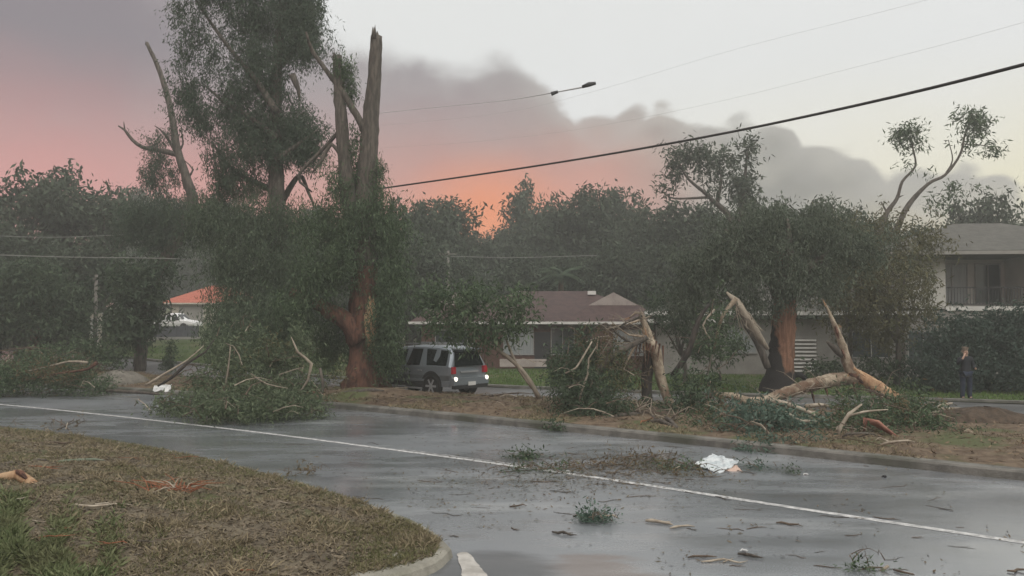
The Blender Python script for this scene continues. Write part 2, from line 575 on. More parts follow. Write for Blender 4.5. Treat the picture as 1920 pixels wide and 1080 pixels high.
sel = FAR_KERB[(FAR_KERB[:, 0] > -70) & (FAR_KERB[:, 0] < 45)]
tag(sweep('kerb', sel, [(-.02, -.05), (0, .0), (.015, .13), (.05, .165), (.30, .175), (.34, .10)], m_kerb), kind='structure')
sel = SERV_NEAR[(SERV_NEAR[:, 0] > -70) & (SERV_NEAR[:, 0] < 45)]
tag(sweep('kerb', sel, [(-.28, .0), (-.26, .09), (-.02, .10), (0, .0)], m_kerb), kind='structure')
sel = SERV_FAR[(SERV_FAR[:, 0] > -70) & (SERV_FAR[:, 0] < 45)]
tag(sweep('kerb', sel, [(-.02, .0), (0, .13), (.25, .14), (.26, .0)], m_kerb), kind='structure')
lin_z = lambda x, y: max(0.0, float(H(x, y)) if y > 38 else 0.0)
tag(sweep('road_line', CENTRE, [(-.075, .004), (.075, .004)], m_line, lin_z), kind='structure')
seg = CENTRE[(CENTRE[:, 0] > -2.6) & (CENTRE[:, 0] < .4)]
tag(sweep('road_line', seg, [(.12, .004), (.2, .004)], m_oldline, lin_z), kind='structure')

# near verge: a corner of dry grass with a rounded kerb nose
UP = crv([(-60, 41), (-45, 35), (-30, 29.2), (-20, 25), (-13, 21.6), (-10.3, 20.1), (-6.8, 17.5), (-3.3, 14.0), (-1.55, 11.9), (-.95, 10.9), (-.70, 10.2)], 300)
LO = crv([(-60, -8), (-45, -4), (-30, -.5), (-20, 2), (-14, 3.6), (-10, 4.9), (-6, 6.4), (-3.2, 7.7), (-1.6, 8.75), (-.9, 9.5), (-.70, 10.2)], 300)
edge = np.vstack([UP, LO[::-1][1:]])


def near_h(x, y, t=None):
    dU = yat(UP, x) - y; dL = y - yat(LO, x)
    dd = np.minimum(np.minimum(dU, dL), np.maximum(0, -.7 - x) * .9)
    return .13 + .22 * sstep(dd, .2, 4.0) + (bumpy(x, y, .035, 2.2) + bumpy(x + 3, y, .03, 4.6)) * sstep(dd, .1, 1.0)


mb = MB()
TT = unit(np.gradient(edge, axis=0)); NN = np.stack([TT[:, 1], -TT[:, 0]], axis=1)
inU = UP + np.array([0, -.22]); inL = LO + np.array([0, .22])
inU[-1] = inL[-1] = (-1.05, 10.2)
for arr in (inU, inL):
    arr[:, 0] -= .42 * sstep(arr[:, 0], -3, -.7)
grid_obj('near_verge', inL, inU, 110, near_h, m_near)
ec = edge[edge[:, 0] > -40]
et = unit(np.gradient(ec, axis=0)); en = np.stack([et[:, 1], -et[:, 0]], axis=1)
V = []
for p_, q_ in zip(ec, en):
    kw = .18 + .36 * float(sstep(p_[0], -2.2, -.8))
    for o_, z_ in ((-.02, -.05), (0, 0), (.02, .09), (.05, .125), (kw, .135), (kw + .35, .04)):
        V.append((p_[0] + q_[0] * o_, p_[1] + q_[1] * o_, z_))
Fc = [(i * 6 + k, (i + 1) * 6 + k, (i + 1) * 6 + k + 1, i * 6 + k + 1) for i in range(len(ec) - 1) for k in range(5)]
m_kerb2 = mat('pale_kerb_concrete', (.20, .19, .16), (.30, .285, .245), scale=2.5, rough=.75, bump=.4, bscale=30, c3=(.15, .15, .11))
tag(MB().add(V, Fc).build('kerb', m_kerb2), kind='structure')
# pale concrete channel beside the kerb nose
m_apron = mat('channel_concrete', (.30, .285, .26), (.46, .44, .41), scale=4, rough=.6, bump=.2, bscale=30)
q = np.array([(-.66, 10.30), (-.60, 10.40), (-.52, 10.34), (-.44, 10.1), (-.36, 9.8), (-.27, 9.45), (-.20, 9.1), (-.18, 8.5), (-.58, 8.5), (-.56, 9.0), (-.55, 9.4), (-.58, 9.8), (-.63, 10.1), (-.66, 10.30)])
q = crv(q, 70)[:-1] + rng.normal(size=(69, 2)) * .006
tag(MB().add([(x, y, .008) for x, y in q], [tuple(range(len(q)))[::-1]]).build('concrete_channel', m_apron), kind='structure')

# haze
hz = bpy.data.materials.new('haze'); hz.use_nodes = True
hz.node_tree.nodes.clear()
_o = hz.node_tree.nodes.new('ShaderNodeOutputMaterial'); _v = hz.node_tree.nodes.new('ShaderNodeVolumePrincipled')
_v.inputs['Color'].default_value = (.93, .95, .91, 1); _v.inputs['Density'].default_value = .0024
_v.inputs['Anisotropy'].default_value = .2
hz.node_tree.links.new(_v.outputs[0], _o.inputs['Volume'])
tag(MB().box((0, -10, 11.5), (640, 480, 26)).build('haze', hz), kind='stuff')

# ------------------------------------------------------------------ materials of things
m_bark_grey = mat('bark_grey', (.06, .052, .045), (.125, .108, .09), scale=5, stretch=(2, 2, .35), rough=.9, bump=.9, bscale=14)
m_bark_pale = mat('bark_pale', (.20, .155, .11), (.37, .31, .235), scale=6, stretch=(1.2, 1.2, .8), rough=.75, bump=1.0, bscale=16, c3=(.13, .08, .052))
m_bark_sap = mat('bark_sapling', (.19, .16, .125), (.28, .24, .19), scale=4, stretch=(2, 2, .5), rough=.85, bump=.5, bscale=14)
m_bark_red = mat('bark_red', (.066, .034, .026), (.165, .080, .054), scale=4, stretch=(2.5, 2.5, .3), rough=.9, bump=.9, bscale=16, c3=(.07, .035, .025))
m_bark_dark = mat('bark_dark', (.03, .027, .025), (.065, .055, .047), scale=5, stretch=(2, 2, .4), rough=.9, bump=.8, bscale=14)
m_split = mat('split_wood', (.36, .20, .11), (.52, .36, .22), scale=5, stretch=(5, 5, .25), rough=.7, bump=.6, bscale=30)
m_orange_wood = mat('orange_wood', (.27, .15, .08), (.40, .27, .165), scale=4, stretch=(2, 2, .6), rough=.75, bump=.5, bscale=20)
m_redbark_strip = mat('red_bark_strip', (.19, .08, .06), (.28, .14, .10), scale=4, rough=.85, bump=.5)
m_twig = mat('twig_brown', (.07, .05, .037), (.13, .10, .075), scale=6, rough=.85)
m_twig_pale = mat('twig_pale', (.24, .20, .155), (.38, .335, .27), scale=6, rough=.8)
m_twig_red = mat('twig_red', (.17, .06, .03), (.26, .11, .06), scale=6, rough=.85)
m_stick_green = mat('stick_green', (.11, .14, .10), (.17, .19, .15), scale=6, rough=.8)

l_gum = leafmat('leaf_gum', (0.031, 0.052, 0.029), (0.118, 0.166, 0.092), (.074, .108, .062))
l_dark = leafmat('leaf_dark', (0.025, 0.041, 0.025), (0.092, 0.128, 0.076), (.058, .086, .054))
l_far = leafmat('leaf_far', (0.031, 0.045, 0.030), (0.099, 0.125, 0.085), (.066, .086, .060))
l_pale = leafmat('leaf_pale_gum', (0.043, 0.058, 0.040), (0.134, 0.162, 0.116), (.092, .115, .082))
l_hang = leafmat('leaf_hanging', (0.033, 0.052, 0.032), (0.125, 0.164, 0.103), (.078, .108, .068))
l_gum2 = leafmat('leaf_gum_dark', (.042, .068, .044), (.082, .112, .074), (.060, .086, .058))
l_fall = leafmat('leaf_fallen', (0.041, 0.061, 0.033), (0.151, 0.188, 0.112), (.095, .125, .074))
l_blue = leafmat('leaf_bluegreen', (.055, .095, .070), (.115, .165, .130), (.085, .125, .10))
l_yel = leafmat('leaf_yellowing', (.085, .085, .042), (.135, .125, .070), (.07, .08, .04))
l_brown = leafmat('leaf_browned', (.10, .075, .042), (.16, .12, .07), (.08, .075, .04))
l_hedge = leafmat('leaf_hedge', (.032, .055, .042), (.062, .085, .066), (.045, .066, .054))


def cl(px, py, D, rpx, rpy, ry=None, w=1.0):
    """An ellipsoid clump seen at a pixel, rpx by rpy pixels in radius, D metres away."""
    p = P(px, py, D)
    rx, rz = rpx * D / F, rpy * D / F
    return (p.x, p.y, p.z, rx, ry if ry else rx * .9, rz, w)


def path(pts, D): return [P(a, b, (c[0] if c else D)) for a, b, *c in pts]


def splinters(mb, top, r, h, k, seed):
    rr = random.Random(seed)
    for i in range(k):
        a = rr.random() * 6.28; q = r * (.3 + .55 * rr.random())
        b = Vector((top.x + q * math.cos(a), top.y + q * math.sin(a), top.z - .15))
        mb.tube([b, b + Vector((rr.uniform(-.03, .03), 0, h * (.35 + .65 * rr.random())))], [r * .3, .004], n=5)


# ------------------------------------------------------------------ the broken gum on the verge
D1 = 31.0
b1 = P(687, 745, D1); b1.z = gz(b1.x, b1.y)
t1 = thing('broken_gum_tree', 'big broken gum tree with red trunk and two snapped bare tops beside silver car', 'tree', b1)
mb = MB()
pt = path([(687, 752), (686, 715), (684, 670), (683, 620), (684, 560), (684, 500)], D1)
mb.tube(pt, [1.0, .78, .58, .55, .52, .48], n=16, jag=.07, step=.18, seed=1)
for a in range(7):
    an = a * .9 + .3
    q = Vector((pt[0].x + 1.25 * math.cos(an), pt[0].y + 1.0 * math.sin(an), gz(pt[0].x, pt[0].y) + .03))
    mb.tube([pt[1] + Vector((.25 * math.cos(an), .25 * math.sin(an), .1)), (pt[1] + q) / 2 + Vector((0, 0, -.12)), q], [.34, .24, .06], n=8, jag=.1)
local(mb.build('trunk', m_bark_red, smooth=True), t1)
mb = MB()
pu = path([(684, 505), (685, 430), (687, 370), (691, 290), (697, 200), (703, 130), (706, 68)], D1)
mb.tube(pu, [.49, .44, .40, .34, .29, .24, .21], n=14, jag=.06, step=.2, seed=2)
splinters(mb, pu[-1], .24, .55, 9, 3)
local(tag(mb.build('snapped_stem', m_bark_grey, smooth=True), 'taller snapped stem with splintered top'), t1)
mb = MB()
p2 = path([(680, 470), (664, 410), (652, 350), (644, 270), (637, 190), (632, 105)], D1)
mb.tube(p2, [.34, .32, .28, .24, .21, .17], n=12, jag=.06, step=.2, seed=4)
splinters(mb, p2[-1], .2, .35, 6, 5)
local(tag(mb.build('snapped_stem', m_bark_grey, smooth=True), 'shorter snapped stem'), t1)
mb = MB(); mb.tube(path([(694, 262), (668, 215), (640, 170), (612, 132), (586, 96), (574, 60, 30.5)], D1 - .1), [.16, .13, .12, .09, .07, .04], n=8, jag=.06, seed=6)
local(mb.build('limb', m_bark_grey, smooth=True), t1)
mb = MB(); mb.tube(path([(645, 300), (622, 270), (604, 300), (585, 325)], D1), [.09, .08, .07, .03], n=7, seed=7)
mb.tube(path([(650, 230), (610, 275), (560, 330), (585, 360)], D1 + .4), [.08, .07, .06, .03], n=7, seed=8)
local(mb.build('limb', m_bark_grey, smooth=True), t1)
mb = MB(); mb.tube(path([(678, 640), (655, 608), (622, 585), (585, 565), (545, 548, 30.4)], D1 - .25), [.42, .34, .29, .25, .16], n=12, jag=.08, seed=9)
local(tag(mb.build('limb', m_bark_red, smooth=True), 'thick red limb torn to the side'), t1)
mb = MB()
for i, (x0, x1, w) in enumerate([(693, 695, .16), (700, 700, .15), (687, 689, .09), (706, 703, .09)]):
    mb.tube(path([(x0, 548 + 12 * i, 30.62), (x0 + 1, 590, 30.5), (x1, 630, 30.46), (x1, 668 - 9 * i, 30.5)], 30.5), [.02, w, w, .03], n=6, jag=.12, seed=20 + i)
local(tag(mb.build('split_wood', m_split, smooth=True), 'freshly split orange wood'), t1)
cr = [cl(648, 135, D1, 18, 34, .4), cl(655, 170, D1 + .2, 14, 30, .3), cl(668, 260, D1, 14, 40, .4, .5), cl(706, 330, D1, 16, 46, .6),
      cl(640, 345, D1, 36, 34, 1.0), cl(700, 390, D1 - .4, 42, 42, 1.0), cl(730, 440, D1, 46, 56, 1.2), cl(655, 420, D1 - .6, 40, 60, 1.0), cl(610, 430, D1, 50, 60, 1.2),
      cl(640, 500, D1 - .8, 48, 46, 1.0), cl(735, 520, D1 - .5, 42, 60, 1.0), cl(728, 600, D1 - .8, 36, 60, .9), cl(732, 670, D1 - 1.0, 26, 56, .8), cl(720, 640, D1 - .6, 22, 70, .7),
      cl(600, 520, D1 - .6, 56, 60, 1.2), cl(560, 580, D1 - .8, 50, 50, 1.0), cl(620, 640, D1 + .8, 40, 60, .8), cl(668, 330, D1 + .5, 26, 60, .6, .6)]
local(quads_obj('crown', leaf_quads(cr, 1500, .155, .034, 1.0, spray=22, spr=.42), l_gum), t1)

# ------------------------------------------------------------------ the tall gum behind it
D2 = 37.0
b2 = P(520, 700, D2); b2.z = gz(b2.x, b2.y)
t2 = thing('tall_gum_tree', 'tall gum tree with hanging crown reaching above the picture left of broken trunk', 'tree', b2)
mb = MB()
mb.tube([b2 - Vector((0, 0, .1))] + path([(522, 600), (522, 480), (519, 370), (516, 260), (518, 150), (526, 40), (540, -60), (545, -130)], D2), [.5, .42, .38, .34, .3, .24, .18, .1, .03], n=12, jag=.05, seed=11)
local(mb.build('trunk', m_bark_grey, smooth=True), t2)
for i, pp in enumerate([[(518, 210), (480, 150), (430, 90), (380, 20), (350, -30)], [(519, 260), (470, 220), (420, 190), (385, 160)], [(520, 130), (560, 80), (590, 20)], [(517, 300), (560, 270), (600, 240)],
                        [(519, 360), (455, 330), (420, 300), (400, 270)], [(522, 390), (560, 330), (578, 360), (590, 390)], [(548, 140), (560, 170), (562, 190)]]):
    mb = MB(); mb.tube(path(pp, D2 + [-.8, -.5, .4, -.6, .5, .8, -.9][i]), [.16, .11, .07, .03], n=7, jag=.05, seed=30 + i)
    local(mb.build('limb', m_bark_grey, smooth=True), t2)
cr = [cl(400, -25, D2 - .8, 75, 50, 1.5), cl(362, 60, D2 - 1, 26, 62, .7, .6), cl(332, 20, D2 - 1, 20, 36, .5, .5), cl(396, 110, D2 - .8, 20, 60, .6, .5), cl(345, 110, D2 - 1, 14, 40, .4, .5), cl(350, 175, D2 - .6, 36, 50, .8, .75), cl(372, 215, D2 - .6, 34, 40, .8, .8), cl(385, 245, D2 - .5, 12, 34, .4, .7),
      cl(470, 40, D2, 62, 62, 1.6), cl(540, 30, D2 + .3, 62, 60, 1.6), cl(575, 10, D2, 36, 60, 1), cl(480, 115, D2 - .4, 56, 44, 1.4, 1.1), cl(560, 90, D2, 54, 40, 1.3, 1.1), cl(505, 165, D2, 50, 44, 1.2), cl(445, 175, D2 - .4, 40, 44, 1, .8),
      cl(430, 215, D2 - .2, 36, 50, 1, .8), cl(480, 240, D2, 60, 46, 1.4, 1.1), cl(540, 240, D2 + .3, 56, 46, 1.2, 1.1), cl(575, 250, D2 - .2, 40, 50, 1.2, .8), cl(520, 285, D2, 66, 34, 1.4, 1.1), cl(575, 290, D2, 34, 30, 1), cl(460, 285, D2 - .4, 44, 30, 1, .9),
      cl(412, 300, D2 - .5, 26, 40, .8, .9), cl(430, 345, D2, 40, 40, 1, .9), cl(500, -60, D2, 80, 60, 1.8), cl(575, 60, D2 - .5, 30, 46, .7)]
cr2 = [cl(470, 350, D2 + .5, 60, 40, 1.2, .6), cl(400, 420, D2 - .5, 60, 60, 1.4), cl(470, 430, D2 - 1, 64, 60, 1.5), cl(545, 420, D2 - .5, 56, 50, 1.3), cl(430, 500, D2 - 1.5, 60, 60, 1.3), cl(500, 510, D2 - 1.8, 60, 60, 1.3),
       cl(450, 580, D2 - 2.2, 58, 60, 1.2), cl(520, 590, D2 - 2.4, 56, 56, 1.2), cl(560, 520, D2 - 1.5, 46, 60, 1.2), cl(470, 640, D2 - 2.6, 56, 44, 1.1), cl(410, 620, D2 - 4, 34, 60, .8, .7), cl(450, 640, D2 - 6, 36, 70, .8, .8), cl(500, 630, D2 - 6, 40, 70, .8, .8), cl(545, 610, D2 - 5, 36, 70, .8, .8)]
local(quads_obj('crown', leaf_quads(cr, 1250, .17, .038, 1.0, spray=24, spr=.50), l_gum2), t2)
local(quads_obj('hanging_foliage', leaf_quads(cr2, 1250, .17, .036, 1.2, spray=26, spr=.55), l_hang), t2)

# dead snag further left
D3 = 46.5
b3 = P(262, 660, D3); b3.z = gz(b3.x, b3.y)
t3 = thing('snapped_snag', 'leaning bare snag with snapped tip and curled side branch against pink sky', 'tree', b3)
mb = MB()
mb.tube([b3] + path([(275, 560), (330, 450), (360, 385), (350, 335), (332, 278), (320, 205), (300, 135), (275, 80)], D3), [.36, .36, .34, .30, .22, .18, .14, .09], n=10, jag=.06, seed=41)
splinters(mb, P(275, 80, D3), .08, .3, 4, 5)
local(mb.build('trunk', m_bark_grey, smooth=True), t3)
mb = MB()
mb.tube(path([(335, 290), (300, 282), (268, 276), (248, 262), (234, 244), (222, 236)], D3), [.16, .13, .11, .1, .07, .04], n=8, jag=.06, seed=42)
mb.tube(path([(234, 244), (232, 228)], D3), [.05, .02], n=5)
local(tag(mb.build('limb', m_bark_grey, smooth=True), 'bare curled side branch'), t3)
mb = MB()
mb.tube(path([(334, 285), (343, 270), (339, 240)], D3), [.07, .05, .02], n=6, seed=43)
mb.tube(path([(350, 335), (362, 318), (345, 300)], D3), [.07, .05, .02], n=6, seed=44)
mb.tube(path([(332, 290), (308, 250), (290, 236)], D3), [.09, .06, .02], n=6, seed=44)
local(mb.build('limb', m_bark_grey, smooth=True), t3)
cr = [cl(288, 262, D3, 26, 18, .6, .5), cl(296, 300, D3, 26, 30, .8, .7), cl(285, 335, D3, 22, 32, .8, .8), cl(318, 255, D3, 14, 16, .4, .5), cl(305, 195, D3, 10, 10, .3, .4), cl(320, 330, D3, 22, 26, .6, .5),
      cl(310, 400, D3, 60, 40, 1.6), cl(370, 405, D3 + .5, 50, 40, 1.6), cl(260, 420, D3, 56, 50, 1.6), cl(320, 445, D3, 60, 40, 1.6)]
local(quads_obj('crown', leaf_quads(cr, 900, .19, .045, 1.0, spray=20, spr=.48), l_gum2), t3)


# ------------------------------------------------------------------ trees and bushes standing behind
def bushy(name, label, px, base_py, D, clumps, lm, trunk_px=None, dens=300, L=.32, Wd=.09, r=.25, cat='tree', bark=None, group=None, trunk_paths=()):
    tx = px if trunk_px is None else trunk_px
    b = P(tx, base_py, D); b.z = gz(b.x, b.y)
    t = thing(name, label, cat, b, 0, group)
    mb = MB()
    top = max(c[2] for c in clumps)
    c0 = clumps[0]
    if trunk_paths:
        for pp, rr in trunk_paths: mb.tube(path(pp, D), rr, n=9, jag=.05)
        mb.tube([b - Vector((0, 0, .1)), path(trunk_paths[0][0], D)[0]], [r * 1.15, trunk_paths[0][1][0]], n=9)
    else:
        mid = Vector((c0[0], c0[1], b.z * .45 + top * .55))
        mb.tube([b - Vector((0, 0, .1)), b * .55 + mid * .45 + Vector((.1, 0, 0)), mid], [r, r * .8, r * .4], n=9, jag=.05)
        for c in clumps[1:7]:
            mb.tube([b * .4 + mid * .6, (mid + Vector(c[:3])) / 2 + Vector((0, 0, -.1)), Vector(c[:3])], [r * .4, r * .25, .03], n=6)
    local(mb.build('trunk' if cat == 'tree' else 'stem', bark or m_bark_grey, smooth=True), t)
    local(quads_obj('crown' if cat == 'tree' else 'foliage', leaf_quads(clumps, dens, L, Wd, .45, spray=14, spr=L * 1.7, shell=.42), lm), t)
    return t


bushy('bushy_tree', 'dark bushy tree at far left over the side street', 70, 660, 47, [cl(70, 560, 47, 80, 60, 2), cl(20, 540, 47, 60, 50, 2), cl(110, 570, 46.5, 56, 56, 1.8), cl(60, 610, 46.5, 80, 34, 1.8), cl(130, 610, 46, 40, 40, 1.4), cl(-20, 590, 47, 60, 50, 2), cl(60, 520, 47.5, 50, 36, 1.6)], l_dark, trunk_px=58, r=.4, bark=m_bark_red)
bushy('bushy_tree', 'dark rounded tree left of the red roofed house', 265, 690, 44, [cl(262, 560, 44, 62, 60, 1.8), cl(280, 535, 44, 34, 40, 1.3), cl(230, 600, 43.5, 50, 48, 1.5), cl(272, 600, 44, 34, 44, 1.3), cl(250, 520, 44.3, 46, 36, 1.4), cl(240, 622, 43.5, 40, 26, 1.2), cl(312, 500, 44.2, 22, 20, .8)], l_dark, trunk_px=262, r=.3)
bushy('shrub', 'low olive shrub under the far left trees', 185, 690, 42, [cl(180, 660, 42, 46, 26, 1.2), cl(215, 668, 42, 30, 24, 1), cl(150, 655, 42, 30, 22, 1)], l_gum, r=.08, cat='shrub', dens=420, L=.22, Wd=.07)
bushy('shrub', 'small round dark shrub on the left lawn', 318, 700, 44, [cl(318, 652, 44, 10, 13, .3), cl(320, 668, 44, 12, 14, .35), cl(316, 686, 44, 18, 14, .5)], l_dark, r=.06, cat='shrub', dens=600, L=.16, Wd=.06)

# right hand gum with the charred trunk
D8 = 32.5
b8 = P(1460, 740, D8); b8.z = gz(b8.x, b8.y)
t8 = thing('gum_tree', 'gum tree with orange and charred black trunk behind the fallen log', 'tree', b8)
mb = MB()
pt8 = path([(1456, 745), (1460, 715), (1464, 680), (1468, 630), (1471, 580), (1474, 530), (1470, 470)], D8)
mb.tube(pt8, [.72, .58, .48, .45, .42, .36, .25], n=16, jag=.06, step=.16, seed=51)
m_char = mat('bark_charred_orange', (.155, .078, .050), (.26, .14, .09), scale=4, stretch=(2.5, 2.5, .3), rough=.9, bump=.9, bscale=16)
# charring is a burn scar with its own ragged outline on the trunk's left flank and foot
_nt = m_char.node_tree; _g = NG(_nt); _b = _nt.nodes['Principled BSDF']
_src = _b.inputs['Base Color'].links[0].from_socket
_pos = _g.n('ShaderNodeNewGeometry').outputs['Position']; _sx = _g.n('ShaderNodeSeparateXYZ'); _g.put(_sx.inputs[0], _pos)
_e = _g.m('ADD', _g.m('SUBTRACT', _sx.outputs[0], P(1463, 600, D8).x), _g.m('MULTIPLY', _g.m('SUBTRACT', _sx.outputs[2], 1.05), .22))
_e = _g.m('ADD', _e, _g.m('MULTIPLY', _g.m('SUBTRACT', _g.noise(_pos, 3, 4), .5), .5))
_foot = _g.sm(_g.m('ADD', _sx.outputs[2], _g.m('MULTIPLY', _g.noise(_pos, 4, 4), .5)), 1.25, .95)
_f = _g.m('MAXIMUM', _g.sm(_e, .06, -.1), _foot)
_g.put(_b.inputs['Base Color'], _g.mix(_f, _src, (.025, .022, .022, 1)))
local(mb.build('trunk', m_char, smooth=True), t8)
for i, (pp, rr) in enumerate([([(1470, 570), (1440, 520), (1400, 470), (1360, 430)], [.28, .2, .13, .05]), ([(1474, 560), (1510, 510), (1560, 470), (1600, 440)], [.28, .2, .12, .05]), ([(1472, 540), (1480, 470), (1476, 410)], [.26, .16, .05]),
                              ([(1440, 690), (1420, 640), (1400, 610), (1378, 575)], [.13, .15, .13, .08])]):
    mb = MB(); mb.tube(path(pp, D8 - .3 * i), rr, n=9, jag=.06, seed=60 + i)
    local(mb.build('limb', m_bark_grey, smooth=True), t8)
cr = [cl(1400, 440, D8, 66, 50, 1.5), cl(1350, 480, D8 - .5, 56, 54, 1.4), cl(1440, 480, D8 - .8, 60, 54, 1.4), cl(1300, 500, D8, 50, 50, 1.4), cl(1380, 540, D8 - .8, 54, 40, 1.3), cl(1310, 550, D8 - .3, 50, 40, 1.2), cl(1500, 440, D8, 60, 50, 1.4), cl(1480, 530, D8 - 1, 54, 50, 1.2),
      cl(1560, 460, D8 - .3, 60, 56, 1.4), cl(1540, 530, D8 - .5, 54, 46, 1.2), cl(1620, 470, D8, 56, 50, 1.4), cl(1450, 420, D8, 60, 40, 1.4), cl(1540, 410, D8 + .5, 50, 34, 1.2), cl(1280, 570, D8 + .3, 36, 36, 1), cl(1430, 570, D8 - .8, 40, 26, .9)]
local(quads_obj('crown', leaf_quads(cr, 900, .17, .04, .9, spray=22, spr=.52), l_pale), t8)
mb = MB()
mb.tube(path([(1440, 655), (1424, 632), (1405, 604), (1380, 566), (1362, 548)], 30), [.07, .12, .16, .12, .03], n=10, jag=.2, seed=64)
o = local(mb.build('torn_limb', m_bark_sap, smooth=True), t8)
tl_ = [P(1380, 566, 30), P(1362, 548, 30), P(1405, 604, 30)]
mb = MB()
for i in range(26):
    a = tl_[0].lerp(tl_[2], rnd.random() * 1.1) + Vector((rnd.gauss(0, .1), rnd.gauss(0, .08), .05)); mb.tube([a, a + Vector((rnd.gauss(.12, .15), rnd.gauss(0, .1), -rnd.uniform(.2, .5))), a + Vector((rnd.gauss(.25, .25), rnd.gauss(0, .15), -rnd.uniform(.5, 1.1)))], [.022, .014, .003], n=4)
local(tag(mb.build('torn_fibres', m_bark_sap), kind='stuff'), t8)

bushy('yellowing_tree', 'thin tree with yellowish leaves before the two storey house', 1680, 700, 36, [cl(1680, 560, 36, 60, 60, 1.4), cl(1630, 520, 36, 56, 50, 1.4), cl(1730, 580, 36, 44, 40, 1.1), cl(1660, 620, 36, 56, 36, 1.2), cl(1700, 510, 36.3, 44, 46, 1.2, .7), cl(1600, 570, 36, 46, 50, 1.2, .7), cl(1600, 480, 36.5, 46, 50, 1.2)], l_yel, dens=330, L=.22, Wd=.06, r=.14)
bushy('yellowing_tree', 'thin brownish hazy tree between fallen log and yellowing tree', 1590, 705, 38.5, [cl(1590, 500, 38.5, 56, 56, 1.4, .8), cl(1560, 560, 38.5, 46, 44, 1.2, .7), cl(1625, 570, 38.5, 50, 50, 1.2, .7), cl(1600, 620, 38.5, 46, 36, 1.1, .6), cl(1560, 440, 38.5, 50, 44, 1.3, .8), cl(1640, 440, 38.5, 56, 50, 1.3, .8), cl(1700, 460, 38.5, 50, 50, 1.3, .8), cl(1745, 450, 38.5, 44, 40, 1.2, .7), cl(1730, 520, 38, 36, 50, 1.1, .7), cl(1650, 640, 38.5, 40, 30, 1, .6)], l_yel, dens=330, L=.22, Wd=.06, r=.12)
bushy('young_tree', 'dark leafy young tree left of the charred gum before the grey house', 1285, 700, 37, [cl(1270, 600, 37, 40, 40, 1.1, .8), cl(1310, 590, 37, 40, 36, 1.1, .8), cl(1250, 560, 37, 40, 36, 1.1, .8), cl(1290, 640, 37, 36, 30, 1, .7), cl(1225, 600, 37, 24, 30, .8, .6), cl(1400, 580, 37, 40, 26, 1, .6)], l_dark, dens=400, L=.2, Wd=.055, r=.12)
bushy('sapling', 'leaning sapling with two thin bare stems right of the silver car', 1012, 752, 27.5,
      [cl(860, 570, 27, 56, 36, 1.2, .7), cl(920, 560, 27, 60, 40, 1.3, .65), cl(830, 600, 27, 46, 36, 1, .6), cl(970, 590, 27.3, 46, 40, 1, .6), cl(890, 610, 27, 56, 34, 1, .8), cl(835, 545, 27.2, 46, 30, .9, .7), cl(900, 640, 27.3, 40, 20, .8, .5), cl(985, 555, 27.3, 36, 26, .8, .5), cl(860, 630, 27, 40, 20, .8, .6), cl(950, 625, 27, 50, 24, .9, .5), cl(800, 560, 27, 34, 36, .8, .5)],
      l_gum, dens=640, L=.2, Wd=.05, r=.12, bark=m_bark_sap,
      trunk_paths=[([(1012, 748), (985, 702), (950, 668), (905, 638), (878, 618), (862, 580)], [.085, .075, .065, .05, .035, .015]), ([(1000, 730), (975, 695), (958, 660), (944, 620), (930, 570)], [.05, .05, .045, .035, .015])])

# hedge before the two storey house
for i, (a, lab) in enumerate([([cl(1760, 660, 33.5, 50, 50, 1.4), cl(1740, 700, 33, 40, 40, 1.2), cl(1790, 640, 33.8, 46, 54, 1.4), cl(1775, 705, 33, 56, 40, 1.3)], 'dark dense hedge left of the standing person'),
                              ([cl(1860, 650, 34, 56, 56, 1.5), cl(1910, 640, 34, 60, 60, 1.6), cl(1850, 700, 33, 60, 44, 1.4), cl(1930, 690, 33, 70, 54, 1.6), cl(1815, 640, 34.4, 50, 60, 1.4), cl(1890, 600, 34.4, 60, 30, 1.2), cl(1990, 660, 33, 70, 80, 1.8)], 'tall dark hedge behind the standing person')]):
    bushy('hedge', lab, [1760, 1880][i], 740, 33.5, a, l_hedge, dens=620, L=.17, Wd=.07, r=.1, cat='hedge')
bushy('shrub', 'low green garden shrub right of the fallen log', 1650, 715, 36, [cl(1640, 690, 36, 40, 22, 1), cl(1680, 690, 36, 30, 24, .9)], l_dark, r=.06, cat='shrub', dens=500, L=.18, Wd=.07)
bushy('shrub', 'low garden shrub before the white louvred door', 1540, 712, 38, [cl(1530, 690, 38, 34, 18, .9), cl(1570, 690, 38, 30, 18, .9)], l_gum, r=.06, cat='shrub', dens=450, L=.18, Wd=.07)
bushy('shrub', 'flowering garden shrub left of the charred trunk', 1350, 690, 38, [cl(1340, 655, 38, 34, 26, .9), cl(1375, 645, 38, 30, 22, .9), cl(1310, 650, 38, 26, 26, .8)], l_gum, r=.06, cat='shrub', dens=450, L=.18, Wd=.07)

# tree line
m_far_bark = m_bark_dark


